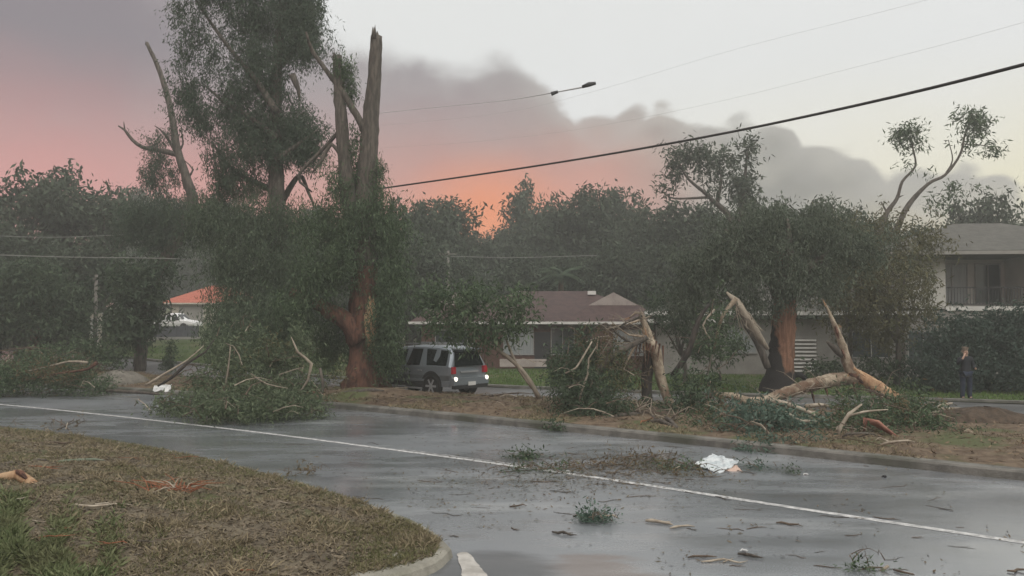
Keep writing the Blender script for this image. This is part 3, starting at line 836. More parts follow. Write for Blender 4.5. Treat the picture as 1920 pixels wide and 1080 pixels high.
def variant(seed, kind):
    """A standing tree 10 m tall at the origin, with trunk and crown, for the tree line."""
    rr = np.random.default_rng(seed)
    cs = []
    n = {'dense': 13, 'open': 11, 'umbrella': 10}[kind]
    for i in range(n):
        a = rr.random() * 6.28
        if kind == 'dense': q, h, s = rr.uniform(.3, 3.3), rr.uniform(2.0, 8.6), rr.uniform(1.2, 2.0)
        elif kind == 'open': q, h, s = rr.uniform(.8, 3.0), rr.uniform(3.6, 9.0), rr.uniform(.7, 1.4)
        else: q, h, s = rr.uniform(.8, 4.2), rr.uniform(6.2, 8.6), rr.uniform(.9, 1.5)
        if kind == 'dense' and h > 6: q *= .6
        cs.append((q * math.cos(a), q * math.sin(a), h, s * 1.15, s * 1.15, s * (.85 if kind != 'umbrella' else .6)))
    if kind != 'umbrella': cs.append((0, 0, 9, .9, .9, .8))
    t = thing('tree_line_tree', None, None)
    mb = MB()
    mb.tube([(0, 0, -.3), (.1, .05, 2.5), (-.1, 0, 5), (0, 0, 8)], [.36, .28, .2, .05], n=8)
    for c in cs: mb.tube([(0, 0, min(5.5, c[2] * .6)), (c[0] * .5, c[1] * .5, c[2] * .8), c[:3]], [.15, .1, .03], n=5)
    k1 = mb.build('trunk', m_far_bark, t, smooth=True)
    k2 = quads_obj('crown', leaf_quads(cs, {'dense': 130, 'open': 110, 'umbrella': 120}[kind], .42, .15, .4, spray=12, spr=.6, rg=rr, shell=.4), l_far, t)
    bpy_children[t.name] = [k1, k2]
    return t


protos = [variant(101, 'dense'), variant(102, 'dense'), variant(103, 'dense'), variant(104, 'open'), variant(105, 'open'), variant(106, 'umbrella')]
used = set()
LINE = 'dark gum tree in the hazy tree line behind the houses'
GRP = 'tree line behind the houses'


def far_tree(px, py, D, v, wide=1.0, label=LINE, group=GRP):
    p = P(px, py, D)
    z = gz(p.x, D)
    o = protos[v] if v not in used else copy_pair(protos[v])
    used.add(v)
    s = (p.z - z) / 9.9
    o.location = (p.x, D, z)
    o.scale = (s * wide, s * wide, s)
    o.rotation_euler.z = rnd.random() * 6.28
    if label == LINE:
        for lim, l2, g2 in ((240, 'dark gum tree in the tree line at far left', 'tree line at far left'), (480, 'dark tree behind the red roofed house', 'trees behind the red roofed house'), (720, 'dark tree behind the broken gum and tall gum', 'trees behind the broken gum'),
                            (1240, 'dark hazy tree behind the brown brick house', 'trees behind the brick house'), (1600, 'dark hazy tree behind the grey house and charred gum', 'trees behind the grey house'), (9999, 'dark hazy tree behind the two storey house', 'trees behind the two storey house')):
            if px < lim:
                label = l2.replace('dark', ['dense dark', 'dense dark', 'dense dark', 'open crowned dark', 'open crowned dark', 'flat topped dark'][v] + (', tall at the back' if D > 70 and lim > 500 else ''), 1).replace(', tall at the back', '', 1) if D <= 70 or lim < 500 else l2.replace('dark', 'distant ' + ['dense', 'dense', 'dense', 'open crowned', 'open crowned', 'flat topped'][v], 1)
                group = g2; break
    tag(o, label, 'tree', group)


for px, py, D, v, w in [(-70, 390, 60, 0, 1), (42, 318, 62, 3, .9), (128, 312, 66, 4, 1), (196, 338, 62, 5, .9), (255, 352, 118, 1, .8), (0, 415, 56, 1, 1), (90, 440, 58, 2, 1), (170, 440, 56, 0, 1.0), (330, 372, 125, 2, 1), (420, 365, 122, 0, .9), (230, 440, 112, 0, 1), (300, 430, 114, 1, 1), (390, 440, 116, 2, 1),
                        (500, 400, 110, 1, 1), (590, 385, 112, 2, 1), (740, 372, 62, 4, .9), (790, 376, 66, 1, .8), (842, 366, 76, 2, .95), (770, 430, 58, 0, 1), (700, 420, 60, 2, 1), (880, 440, 90, 1, 1), (940, 425, 96, 0, .8), (912, 448, 80, 2, 1),
                        (1040, 388, 80, 0, .9), (1100, 346, 76, 2, .9), (1150, 352, 78, 1, .8), (1010, 420, 84, 1, 1), (1205, 385, 72, 0, .8), (1255, 380, 68, 1, .9), (1330, 378, 66, 2, .9), (1400, 385, 64, 0, .9), (1470, 382, 62, 1, .9), (1535, 372, 62, 2, .9), (1590, 392, 60, 0, .9), (1650, 408, 58, 2, .9), (1710, 425, 60, 1, .9),
                        (1770, 425, 66, 0, .9), (1900, 405, 72, 5, .9), (1960, 410, 70, 2, 1), (1830, 430, 74, 1, 1), (980, 470, 66, 0, 1), (860, 475, 64, 2, 1), (1060, 470, 66, 1, 1), (1150, 450, 64, 0, 1), (1230, 455, 62, 2, 1), (1310, 460, 60, 1, 1), (1660, 480, 52, 0, 1), (1740, 490, 56, 2, .9),
                        (640, 430, 72, 0, 1), (540, 440, 74, 2, 1), (460, 450, 118, 0, 1), (-20, 470, 52, 2, 1), (120, 480, 54, 1, 1)]:
    far_tree(px, py, D, v, w)
far_tree(987, 338, 90, 4, .75, 'sparse open tree standing above the tree line right of the orange glow', None)
far_tree(1845, 350, 68, 5, .8, 'rounded umbrella shaped tree on the skyline at right', None)

# distinct far trees
D9 = 58
bushy('drooping_gum_tree', 'tall gum with drooping twin crowns above tree line under the cable', 1370, 640, D9, [cl(1290, 292, D9, 46, 26, 1.8, 1.1), cl(1350, 300, D9, 40, 22, 1.5, .8), cl(1265, 325, D9, 26, 30, 1, .7), cl(1320, 325, D9, 40, 16, 1.2, .6), cl(1400, 275, D9, 20, 24, .8, .8), cl(1404, 320, D9, 16, 30, .7, .6), cl(1380, 345, D9, 36, 26, 1.4, .8), cl(1400, 375, D9, 30, 30, 1.2), cl(1345, 360, D9, 26, 18, 1, .5), cl(1245, 355, D9, 14, 20, .6, .4), cl(1370, 290, D9, 24, 16, .7, .5)],
      l_far, dens=190, L=.38, Wd=.11, r=.3, trunk_paths=[([(1372, 520), (1374, 420), (1330, 370), (1290, 335), (1275, 310)], [.3, .25, .13, .09, .04]), ([(1376, 460), (1392, 390), (1398, 320), (1402, 280)], [.22, .18, .1, .04]), ([(1345, 384), (1352, 340), (1350, 315)], [.12, .08, .03]), ([(1330, 370), (1265, 372), (1245, 362)], [.1, .06, .03])])
D10 = 50
bushy('tufted_gum_tree', 'spindly gum of bare thin branches ending in drooping leaf tufts at right', 1650, 600, D10, [cl(1700, 248, D10, 24, 16, .8, 1.2), cl(1690, 262, D10, 14, 22, .5, .8), cl(1716, 268, D10, 16, 22, .5, .8), cl(1822, 222, D10, 28, 16, .8, 1.3), cl(1820, 255, D10, 18, 26, .6, 1.0), cl(1845, 240, D10, 12, 20, .5, .8), cl(1852, 276, D10, 20, 8, .4, .7), cl(1872, 280, D10, 10, 8, .3, .8), cl(1776, 262, D10, 5, 10, .2, .4), cl(1700, 312, D10, 12, 8, .3, .6), cl(1745, 318, D10, 8, 10, .3, .5), cl(1790, 352, D10, 22, 12, .6, .5), cl(1835, 350, D10, 16, 8, .5, .4), cl(1760, 380, D10, 30, 16, .8, .5)],
      l_gum, dens=330, L=.3, Wd=.075, r=.2, trunk_paths=[([(1640, 470), (1660, 405), (1682, 372), (1692, 340), (1716, 312), (1712, 280), (1706, 255)], [.2, .16, .1, .08, .06, .05, .03]), ([(1670, 460), (1700, 390), (1740, 345), (1772, 328), (1800, 290), (1810, 250), (1822, 225)], [.2, .16, .1, .08, .07, .05, .03]), ([(1772, 328), (1786, 300), (1778, 262)], [.06, .04, .02]), ([(1664, 400), (1652, 378)], [.07, .03]), ([(1808, 270), (1840, 272), (1872, 280)], [.04, .03, .01]), ([(1684, 370), (1694, 366)], [.06, .02])])

# palm behind the brown house
D = 62
bp_ = P(1052, 640, D); bp_.z = gz(bp_.x, D)
pm = thing('palm_tree', 'feathery palm rising behind the brown tiled roof', 'palm tree', bp_)
top = P(1052, 515, D)
mb = MB(); mb.tube([bp_, (bp_ + top) / 2, top], [.25, .2, .2], n=9, jag=.05)
local(mb.build('trunk', m_bark_red, smooth=True), pm)
Q = []
for i in range(26):
    a = i * 2.4; el = rnd.uniform(-.1, 1.1); ln = rnd.uniform(2.0, 2.9)
    prev = None
    for k in range(22):
        t = k / 22
        c = Vector((math.cos(a) * ln * t * math.cos(el * .6), math.sin(a) * ln * t * math.cos(el * .6), ln * (math.sin(el) * t - .75 * t * t))) + top
        for sgn in (-1, 1):
            sd = Vector((-math.sin(a) * sgn, math.cos(a) * sgn, -.5)) * (.65 * math.sin(math.pi * min(1, t + .12)))
            w = Vector((math.cos(a), math.sin(a), -.3)) * .045
            Q.append([c, c + sd * .5 + w, c + sd, c + sd * .5 - w])
local(quads_obj('crown', np.array([[tuple(v) for v in q] for q in Q]), l_dark), pm)

# ------------------------------------------------------------------ houses
m_brick = mat('brown_brick', (.085, .045, .036), (.13, .07, .053), scale=9, rough=.9, bump=.3)
m_rooft = mat('brown_tiles', (.042, .025, .024), (.070, .042, .038), scale=3, rough=.75, bump=.5, bscale=12)
m_redroof = mat('red_tiles', (.33, .085, .055), (.42, .125, .08), scale=3, rough=.8, bump=.4)
m_greyroof = mat('grey_tiles', (.072, .07, .062), (.10, .097, .086), scale=3, rough=.8, bump=.3)
m_white = mat('white_paint', (.50, .49, .47), (.60, .59, .56), scale=2, rough=.6)
m_gable = mat('gable_board', (.30, .26, .24), (.38, .335, .31), scale=2, rough=.7)
m_frame = mat('window_frame', (.26, .255, .245), (.33, .325, .31), scale=2, rough=.6)
m_cream = mat('cream_render', (.42, .38, .32), (.48, .44, .37), scale=1.5, rough=.85)
m_greywall = mat('grey_render', (.22, .21, .195), (.27, .26, .24), scale=1.2, rough=.85)
m_whitewall = mat('white_render', (.46, .455, .42), (.53, .52, .485), scale=1.0, rough=.85)
m_glass = mat('window_glass', (.05, .06, .062), rough=.08, spec=.6)
m_curtain = mat('curtain_pane', (.22, .24, .25), (.30, .32, .32), scale=3, stretch=(6, 6, .3), rough=.3, spec=.5)
m_darkmetal = mat('dark_metal', (.03, .03, .032), rough=.5)
m_fence = mat('grey_blue_fence', (.06, .063, .075), (.08, .083, .095), scale=3, rough=.6)


def window(parent, c, w, h, n=2, pane=None, rz=0, ny=-1):
    fr = MB()
    t = .05
    fr.box((c[0], c[1], c[2] + h / 2), (w + .08, .09, t)); fr.box((c[0], c[1], c[2] - h / 2), (w + .08, .09, t))
    for i in range(n + 1): fr.box((c[0] - w / 2 + w * i / n, c[1] + .003, c[2]), (t * .8, .08, h - t - .004))
    f = fr.build('window', m_frame, parent)
    for i in range(n):
        MB().box((c[0] - w / 2 + w * (i + .5) / n, c[1] + .02, c[2]), (w / n - t, .02, h - t - .01)).build('pane', pane or m_glass, f)
    return f


def hip_roof(x0, x1, y0, y1, ze, zr, th=.16):
    """Vertices and faces of a hipped roof with eaves x0..x1, y0..y1."""
    d = (y1 - y0) / 2; ym = (y0 + y1) / 2
    V = [(x0, y0, ze), (x1, y0, ze), (x1, y1, ze), (x0, y1, ze), (x0 + d, ym, zr), (x1 - d, ym, zr), (x0, y0, ze - th), (x1, y0, ze - th), (x1, y1, ze - th), (x0, y1, ze - th)]
    return V, [(0, 1, 5, 4), (1, 2, 5), (2, 3, 4, 5), (3, 0, 4), (0, 6, 7, 1), (1, 7, 8, 2), (2, 8, 9, 3), (3, 9, 6, 0), (6, 9, 8, 7)]


# brown brick house: local x along the front, y away from the camera
hx = P(1035, 690, 47)
z0 = gz(hx.x, 48) - .02
ha = thing('brick_house', 'brown brick house with dark tiled roof, white gutter and two small white gables', 'house', (hx.x, 47, z0), R(-3))
mb = MB()
mb.box((0, 6, 1.25), (13.4, 9.2, 2.5)); mb.box((-5.6, .9, 1.25), (3.4, 1.0, 2.5)); mb.box((4.4, .9, 1.25), (4.4, 1.0, 2.5))
mb.build('wall', m_brick, ha)
mb = MB(); mb.add(*hip_roof(-7.3, 7.3, .8, 11.2, 2.66, 4.55))
rf = mb.build('roof', m_rooft, ha)
for gx, w in ((-5.6, 2.3), (3.5, 2.9)):
    mb = MB()
    yf, yb, ze, zt, zg = 0.0, 5.4, 2.665, 4.30, 3.62
    # wing roof: hip below, small gable face above it
    k = (zg - ze) / (zt - ze)
    gw = w * (1 - k) * 1.15; gy = yf + 2.0
    V = [(gx - w, yf, ze), (gx + w, yf, ze), (gx + gw, gy, zg), (gx - gw, gy, zg), (gx, gy - .12, zt), (gx, yb, zt), (gx - w, yb, ze), (gx + w, yb, ze)]
    mb.add(V, [(0, 1, 2, 3), (1, 7, 5, 4, 2), (0, 3, 4, 5, 6)])
    mb.build('wing_roof', m_rooft, ha)
    mb = MB()
    V = [(gx - gw - .03, gy - .05, zg - .02), (gx + gw + .03, gy - .05, zg - .02), (gx, gy - .17, zt + .04), (gx - gw - .03, gy + .12, zg - .02), (gx + gw + .03, gy + .12, zg - .02), (gx, gy + .06, zt + .04)]
    mb.add(V, [(0, 1, 2), (3, 5, 4), (0, 3, 4, 1), (1, 4, 5, 2), (2, 5, 3, 0)])
    mb.build('gable', m_gable, ha)
mb = MB(); mb.box((0, .72, 2.60), (14.7, .14, .14)); mb.box((-5.6, -.08, 2.6), (4.7, .14, .14)); mb.box((3.5, -.08, 2.6), (5.9, .14, .14))
mb.build('gutter', m_white, ha)
window(ha, (-1.9, 1.36, 1.55), 1.7, 1.5, 2, m_curtain)
window(ha, (.6, 1.36, 1.55), 1.3, 1.5, 2)
window(ha, (4.3, .36, 1.5), 1.8, 1.4, 3, m_curtain)
window(ha, (-5.6, .36, 1.5), 1.8, 1.4, 2)
mb = MB(); mb.box((-.55, 1.38, 1.05), (.9, .06, 2.05)); mb.build('door', m_darkmetal, ha)
mb = MB(); mb.box((-1.6, .4, .38), (2.6, .14, .42)); mb.build('planter_wall', m_gable, ha)
for vx in (-2.2, 2.4): MB().box((vx, 5.2, 4.42), (.5, .2, .22)).build('vent', m_white, ha)

# grey walled house on the right
hx = P(1420, 690, 42); z0 = gz(hx.x, 42) - .02
hb = thing('grey_house', 'low grey house with white fascia and white louvred door behind charred tree', 'house', (hx.x, 42, z0), R(-8))
mb = MB(); mb.box((1.2, 5, 1.4), (12, 8, 2.8)); mb.build('wall', m_greywall, hb)
mb = MB(); mb.add(*hip_roof(-5.4, 7.8, .4, 9.6, 3.22, 4.9)); mb.build('roof', m_greyroof, hb)
mb = MB(); mb.box((1.2, .33, 3.1), (13.3, .13, .2)); mb.box((-3.4, .3, 2.72), (3.8, .3, .16)); mb.build('fascia', m_white, hb)
lv = MB().box((2.35, .965, 1.0), (1.35, .05, 1.9)).build('louvred_door', m_greywall, hb)
for k in range(9): MB().box((2.35, .90, .22 + k * .19), (1.25, .07, .085), rx=R(-20)).build('slat', m_white, lv)
window(hb, (5.6, .96, 1.55), 1.8, 1.3, 2, m_glass)
window(hb, (-.6, .96, 1.7), 1.4, 1.2, 2, m_curtain)

# two storey house
hx = P(1850, 700, 41); z0 = gz(hx.x, 41) - .02
hc = thing('two_storey_house', 'pale two storey house with recessed balcony and dark railing at right edge', 'house', (hx.x, 41, z0), R(-6))
mb = MB()
mb.box((1.6, 4.5, 1.6), (10.6, 9, 3.2))
mb.build('lower_wall', m_greywall, hc)
mb = MB()
mb.box((1.6, 5.7, 4.65), (10.6, 6.6, 2.7)); mb.box((-2.75, 1.2, 4.65), (1.9, 2.4, 2.7)); mb.box((4.45, 1.2, 4.65), (4.9, 2.4, 2.7))
mb.build('upper_wall', m_whitewall, hc)
MB().box((.1, .75, 3.31), (3.9, 1.7, .22)).build('balcony_slab', m_white, hc)
rl = MB(); rl.box((.1, -.02, 4.32), (3.7, .05, .06)); rl.box((.1, -.02, 3.52), (3.7, .04, .04)); ro = rl.build('railing', m_darkmetal, hc)
for k in range(26): MB().box((-1.7 + k * .144, -.02, 3.92), (.022, .022, .75)).build('baluster', m_darkmetal, ro)
window(hc, (-.6, 2.36, 4.6), 1.5, 2.0, 2, m_curtain); window(hc, (1.15, 2.36, 4.6), 1.2, 2.0, 2, m_glass)
mb = MB(); mb.add(*hip_roof(-5.1, 8.3, -1.0, 10, 6.05, 7.9, .22)); mb.build('roof', m_greyroof, hc)
MB().box((1.6, -1.06, 5.93), (13.5, .12, .16)).build('fascia', m_greywall, hc)
window(hc, (-2.9, -.04, 1.5), 1.4, 1.4, 2, m_glass)

# red roofed house far left
D = 100
hx = P(398, 612, D); z0 = gz(hx.x, D) - .05
hd = thing('red_roof_house', 'far house with orange red tiled hip roof behind white utility truck', 'house', (hx.x, D, z0), R(6))
MB().box((0, 5, 1.25), (9.6, 8.6, 2.5)).build('wall', m_cream, hd)
mb = MB(); mb.add(*hip_roof(-6.2, 5.4, .1, 9.9, 2.55, 4.75)); mb.build('roof', m_redroof, hd)
MB().box((0, .05, 2.44), (10.9, .12, .16)).build('gutter', m_cream, hd)
MB().box((-2.6, .68, 1.1), (2.8, .05, 2.1)).build('garage_door', m_greywall, hd)
window(hd, (2.2, .66, 1.4), 2.2, 1.2, 3)

# grey panel fence below it
fp = [P(268, 640, 69), P(372, 636, 71)]
fe = thing('panel_fence', 'blue grey panel fence between left lawn and white utility truck', 'fence', (fp[0].x, fp[0].y, gz(fp[0].x, fp[0].y)))
npan = 5
for k in range(npan):
    a = fp[0].lerp(fp[1], k / npan); b = fp[0].lerp(fp[1], (k + 1) / npan)
    c = (a + b) / 2; zz = gz(c.x, c.y)
    an = math.atan2(b.y - a.y, b.x - a.x)
    local(MB().box((c.x, c.y, zz + .55), ((b - a).length - .06, .04, 1.05), rz=an).build('panel', m_fence), fe)
for k in range(npan + 1):
    a = fp[0].lerp(fp[1], k / npan); zz = gz(a.x, a.y)
    local(MB().box((a.x, a.y, zz + .58), (.06, .07, 1.2)).build('post', m_fence), fe)
local(MB().box(((fp[0].x + fp[1].x) / 2, (fp[0].y + fp[1].y) / 2 - .07, gz(fp[0].x, 70) + .1), (4.7, .05, .22), rz=math.atan2(fp[1].y - fp[0].y, fp[1].x - fp[0].x)).build('plinth', m_greywall), fe)


# ------------------------------------------------------------------ vehicles
m_silver = mat('silver_paint', (.22, .25, .275), rough=.30, metal=.45, spec=.5)
m_whitecar = mat('white_car_paint', (.72, .72, .72), rough=.35, spec=.5)
m_darkcar = mat('dark_car_paint', (.03, .038, .048), rough=.3, spec=.5)
m_tint = mat('tinted_glass', (.006, .009, .009), rough=.05, spec=.5)
m_tyre = mat('tyre_rubber', (.018, .018, .018), rough=.85)
m_rim = mat('alloy_rim', (.30, .31, .32), rough=.4, metal=.2)
m_trim = mat('black_trim', (.025, .025, .026), rough=.6)
m_tail = mat('tail_lamp', (.30, .02, .03), rough=.25, emit=(1, .04, .06), estr=.02)
m_rev = mat('reversing_lamp', (.8, .76, .66), rough=.25, emit=(1, .95, .82), estr=.95)
m_plate = mat('number_plate', (.62, .62, .60), rough=.5)


def car_body(st):
    """Loft of stations (x, xshift_top, zb, zbelt, zroof, ybot, ybelt, yroof)."""
    V, Fc = [], []
    for x, sh, zb, zt, zr, yb, yt, yr in st:
        half = [(0, yb * .9, zb), (0, yb, zb + .08), (0, yt + .012, zb + (zt - zb) * .55), (0, yt, zt), (sh, yr, zr - .07), (sh, yr - .12, zr - .01), (sh, 0, zr + .015)]
        ring = [(x + a, -b, c) for a, b, c in half] + [(x + a, b, c) for a, b, c in half[:-1]][::-1]
        V += ring
    n = 13
    for i in range(len(st) - 1):
        for k in range(n):
            k2 = (k + 1) % n
            Fc.append((i * n + k, (i + 1) * n + k, (i + 1) * n + k2, i * n + k2))
    Fc.append(tuple(range(n))); Fc.append(tuple((len(st) - 1) * n + k for k in range(n))[::-1])
    return MB().add(V, Fc)


def interp_st(st, x):
    xs = [s[0] for s in st]
    return [np.interp(x, xs, [s[k] for s in st]) for k in range(8)]


def side_pane(st, xa, xb, side, lo=.08, hi=.92, cut_b=0, cut_a=0):
    """A pane lying on the sloped side between belt and roof edge."""
    def pt(x, t):
        s = interp_st(st, x)
        y = s[6] * (1 - t) + s[7] * t + .014; z = s[3] * (1 - t) + (s[4] - .07) * t
        return (x, side * y, z)
    a, b, c, d = pt(xa, lo), pt(xb, lo), pt(xb - cut_b, hi), pt(xa + cut_a, hi)
    return MB().quad(a, b, c, d) if side < 0 else MB().quad(d, c, b, a)


def add_wheel(parent, x, y, r, side):
    """Tyre, rim and spokes of one wheel."""
    t = MB(); n = 28; V = []
    prof = [(-.11, r * .68), (-.115, r * .9), (-.09, r), (.09, r), (.115, r * .9), (.11, r * .68)]
    for k in range(n):
        a = 2 * math.pi * k / n
        for yy, rr in prof: V.append((x + rr * math.cos(a), y + yy, r + rr * math.sin(a)))
    m_ = len(prof)
    Fc = [(k * m_ + j, ((k + 1) % n) * m_ + j, ((k + 1) % n) * m_ + j + 1, k * m_ + j + 1) for k in range(n) for j in range(m_ - 1)]
    t.add(V, Fc)
    w = t.build('wheel', m_tyre, parent)
    rm = MB(); rm.cyl((x, y + side * .05, r), r * .69, .05, 'Y', 24); rm.cyl((x, y + side * .085, r), r * .16, .05, 'Y', 12)
    for k in range(6):
        a = k * math.pi / 3
        rm.box((x + r * .38 * math.cos(a), y + side * .085, r + r * .38 * math.sin(a)), (r * .5, .03, .07), ry=-a)
    rm.build('rim', m_rim, w)
    return w


def suv():
    st = [(-2.36, .16, .54, 1.10, 1.70, .80, .90, .62), (-2.26, .14, .46, 1.12, 1.77, .86, .935, .66), (-1.6, 0, .43, 1.12, 1.84, .88, .945, .70), (-.4, 0, .43, 1.09, 1.86, .88, .945, .71), (.45, 0, .43, 1.06, 1.80, .88, .945, .70),
          (.72, 0, .36, 1.06, 1.68, .88, .945, .72), (1.38, 0, .36, 1.06, 1.17, .88, .94, .82), (1.9, 0, .38, 1.0, 1.08, .88, .93, .8), (2.25, 0, .42, .9, .98, .84, .88, .72), (2.42, 0, .5, .8, .86, .7, .74, .6)]
    loc = G(866, 746, .03)
    t = thing('silver_suv', 'silver four wheel drive car with lit reversing lamps on the service road', 'car', (loc.x - 1.55, loc.y + 1.6, gz(loc.x, loc.y + 1)), 0)
    hd_ = Vector((-.76, .65, 0)); t.rotation_euler.z = math.atan2(hd_.y, hd_.x)
    car_body(st).build('body', m_silver, t, smooth=False)
    for s in (-1, 1):
        for xa, xb, ca, cb in ((-2.14, -1.16, .09, -.16), (-.80, -.10, 0, .16), (.0, .95, 0, .42)):
            side_pane(st, xa, xb, s, .08, .93, cb, ca).build('side_window', m_tint, t)
        for wx in (-1.42, 1.45):
            mb = MB(); mb.cyl((wx, s * .952, .46), .50, .03, 'Y', 28); mb.build('wheel_arch', m_trim, t)
            add_wheel(t, wx, s * .88, .42, s)
        MB().box((.02, s * .95, .33), (2.0, .16, .05)).build('side_step', m_rim, t)
        MB().box((.02, s * .945, .46), (2.0, .03, .16)).build('sill_trim', m_trim, t)
        MB().box((-2.0, s * .90, .52), (.62, .06, .20)).build('bumper_corner', m_silver, t)
        MB().box((-.55, s * .68, 1.905), (2.7, .05, .05)).build('roof_rail', m_rim, t)
        MB().box((-.0, s * .965, .62), (2.2, .02, .09)).build('side_moulding', m_silver, t)
        for hx_ in (-.95, .05): MB().box((hx_ + .12, s * .965, .96), (.2, .03, .04)).build('door_handle', m_rim, t)
        MB().box((.95, s * 1.04, 1.12), (.14, .22, .16)).build('mirror', m_silver, t)
        MB().box((-2.355, s * .815, 1.0), (.16, .17, .24)).build('tail_light', m_tail, t)
        mb = MB(); mb.cyl((-2.49, s * .80, .70), .075, .05, 'X', 16); mb.build('reversing_light', m_rev, t)
    # tailgate glass
    mb = MB(); mb.quad((-2.385, .74, 1.14), (-2.385, -.74, 1.14), (-2.232, -.60, 1.64), (-2.232, .60, 1.64)); mb.build('rear_window', m_tint, t)
    MB().box((-2.27, 0, 1.74), (.34, 1.24, .05)).build('roof_spoiler', m_silver, t)
    MB().box((-2.40, 0, .60), (.20, 1.80, .26)).build('rear_bumper', m_silver, t)
    MB().box((-2.42, 0, .42), (.16, 1.7, .14)).build('bumper_step', m_trim, t)
    MB().box((-2.515, 0, .52), (.02, .38, .13)).build('number_plate', m_plate, t)
    MB().box((-2.385, 0, .93), (.05, .9, .06)).build('tailgate_trim', m_rim, t)
    # windscreen, head lamps and grille at the front
    mb = MB(); mb.quad((.78, -.62, 1.665), (1.36, -.74, 1.19), (1.36, .74, 1.19), (.78, .62, 1.665)); mb.build('windscreen', m_tint, t)
    for s in (-1, 1): MB().box((2.33, s * .58, .78), (.14, .26, .16)).build('headlight', m_plate, t)
    MB().box((2.4, 0, .74), (.08, .7, .18)).build('grille', m_trim, t)
    return t


suv()


def small_car(label, loc, hd_, paint, st, name, cat, tray=False):
    t = thing(name, label, cat, loc, math.atan2(hd_[1], hd_[0]))
    car_body(st).build('body', paint, t)
    for s in (-1, 1):
        if tray:
            side_pane(st, .06, .95, s, .1, .9, .40, 0).build('side_window', m_tint, t)
            side_pane(st, -.62, -.08, s, .1, .9, 0, .1).build('side_window', m_tint, t)
        else:
            side_pane(st, -1.45, -.35, s, .1, .9, 0, .3).build('side_window', m_tint, t)
            side_pane(st, -.25, .75, s, .1, .9, .45, 0).build('side_window', m_tint, t)
        for wx in (-1.4, 1.4):
            MB().cyl((wx, s * .90, .38), .40, .04, 'Y', 20).build('wheel_arch', m_trim, t)
            add_wheel(t, wx, s * .82, .33, s)
    mb = MB(); s0 = [s for s in st if s[0] > .3]
    mb.quad((st[5][0] + .06, -.6, st[5][4] - .03), (st[6][0] - .02, -.7, st[6][4] + .02), (st[6][0] - .02, .7, st[6][4] + .02), (st[5][0] + .06, .6, st[5][4] - .03)); mb.build('windscreen', m_tint, t)
    return t


ute = [(-2.5, 0, .45, .95, 1.02, .82, .86, .78), (-.72, 0, .42, .98, 1.05, .84, .88, .8), (-.70, 0, .42, 1.02, 1.66, .84, .88, .66), (-.2, 0, .42, 1.02, 1.74, .84, .88, .68), (.35, 0, .42, 1.0, 1.74, .84, .88, .68), (.5, 0, .42, 1.0, 1.66, .84, .88, .68), (1.12, 0, .42, 1.0, 1.12, .84, .88, .76), (1.9, 0, .45, .95, 1.03, .84, .86, .74), (2.4, 0, .5, .8, .86, .74, .76, .62)]
up_ = P(330, 640, 84)
small_car('white utility truck with cab showing above the grey panel fence', (up_.x, 84, gz(up_.x, 84) + .0), (.97, -.22), m_whitecar, ute, 'utility_truck', 'truck', True)
sed = [(-2.2, .1, .40, .85, .98, .78, .82, .6), (-1.75, 0, .34, .90, 1.08, .82, .86, .66), (-1.3, 0, .32, .92, 1.38, .82, .87, .62), (-.5, 0, .32, .92, 1.47, .82, .87, .62), (.25, 0, .32, .9, 1.45, .82, .87, .62), (.4, 0, .32, .9, 1.40, .82, .87, .62), (1.1, 0, .32, .9, .98, .82, .86, .72), (1.8, 0, .34, .82, .9, .8, .84, .7), (2.2, 0, .42, .7, .76, .68, .7, .58)]
dp = P(800, 700, 41)
small_car('dark car parked behind the silver four wheel drive', (dp.x, 41, gz(dp.x, 41)), (-.9, .42), m_darkcar, sed, 'dark_car', 'car')

# ------------------------------------------------------------------ person at the right
m_skin = mat('skin', (.42, .27, .20), rough=.6)
m_jacket = mat('dark_jacket', (.012, .014, .018), (.02, .022, .027), scale=9, rough=.85)
m_jeans = mat('dark_jeans', (.016, .022, .04), (.025, .033, .055), scale=9, rough=.85)
m_shoe = mat('dark_shoe', (.02, .018, .017), rough=.6)
m_hair = mat('grey_hair', (.16, .12, .09), (.25, .2, .16), scale=30, rough=.7)


def skin_obj(name, verts, edges, radii, m, parent, sub=2, root=0):
    me = bpy.data.meshes.new(name)
    me.from_pydata(verts, edges, [])
    me.materials.append(m)
    o = bpy.data.objects.new(name, me); C.objects.link(o)
    o.parent = parent
    md = o.modifiers.new('Skin', 'SKIN'); md.use_smooth_shade = True; md.branch_smoothing = .6
    if not me.skin_vertices: me.skin_vertices.new()
    sv = me.skin_vertices[0].data
    for i, r in enumerate(radii): sv[i].radius = r if isinstance(r, tuple) else (r, r)
    sv[root].use_root = True
    sb = o.modifiers.new('Sub', 'SUBSURF'); sb.levels = 1; sb.render_levels = sub
    return o


pp = G(1812, 750, .05)
ps = thing('person', 'person in dark jacket and jeans raising a hand to the head beside the hedge', 'person', (pp.x, pp.y, gz(pp.x, pp.y)))
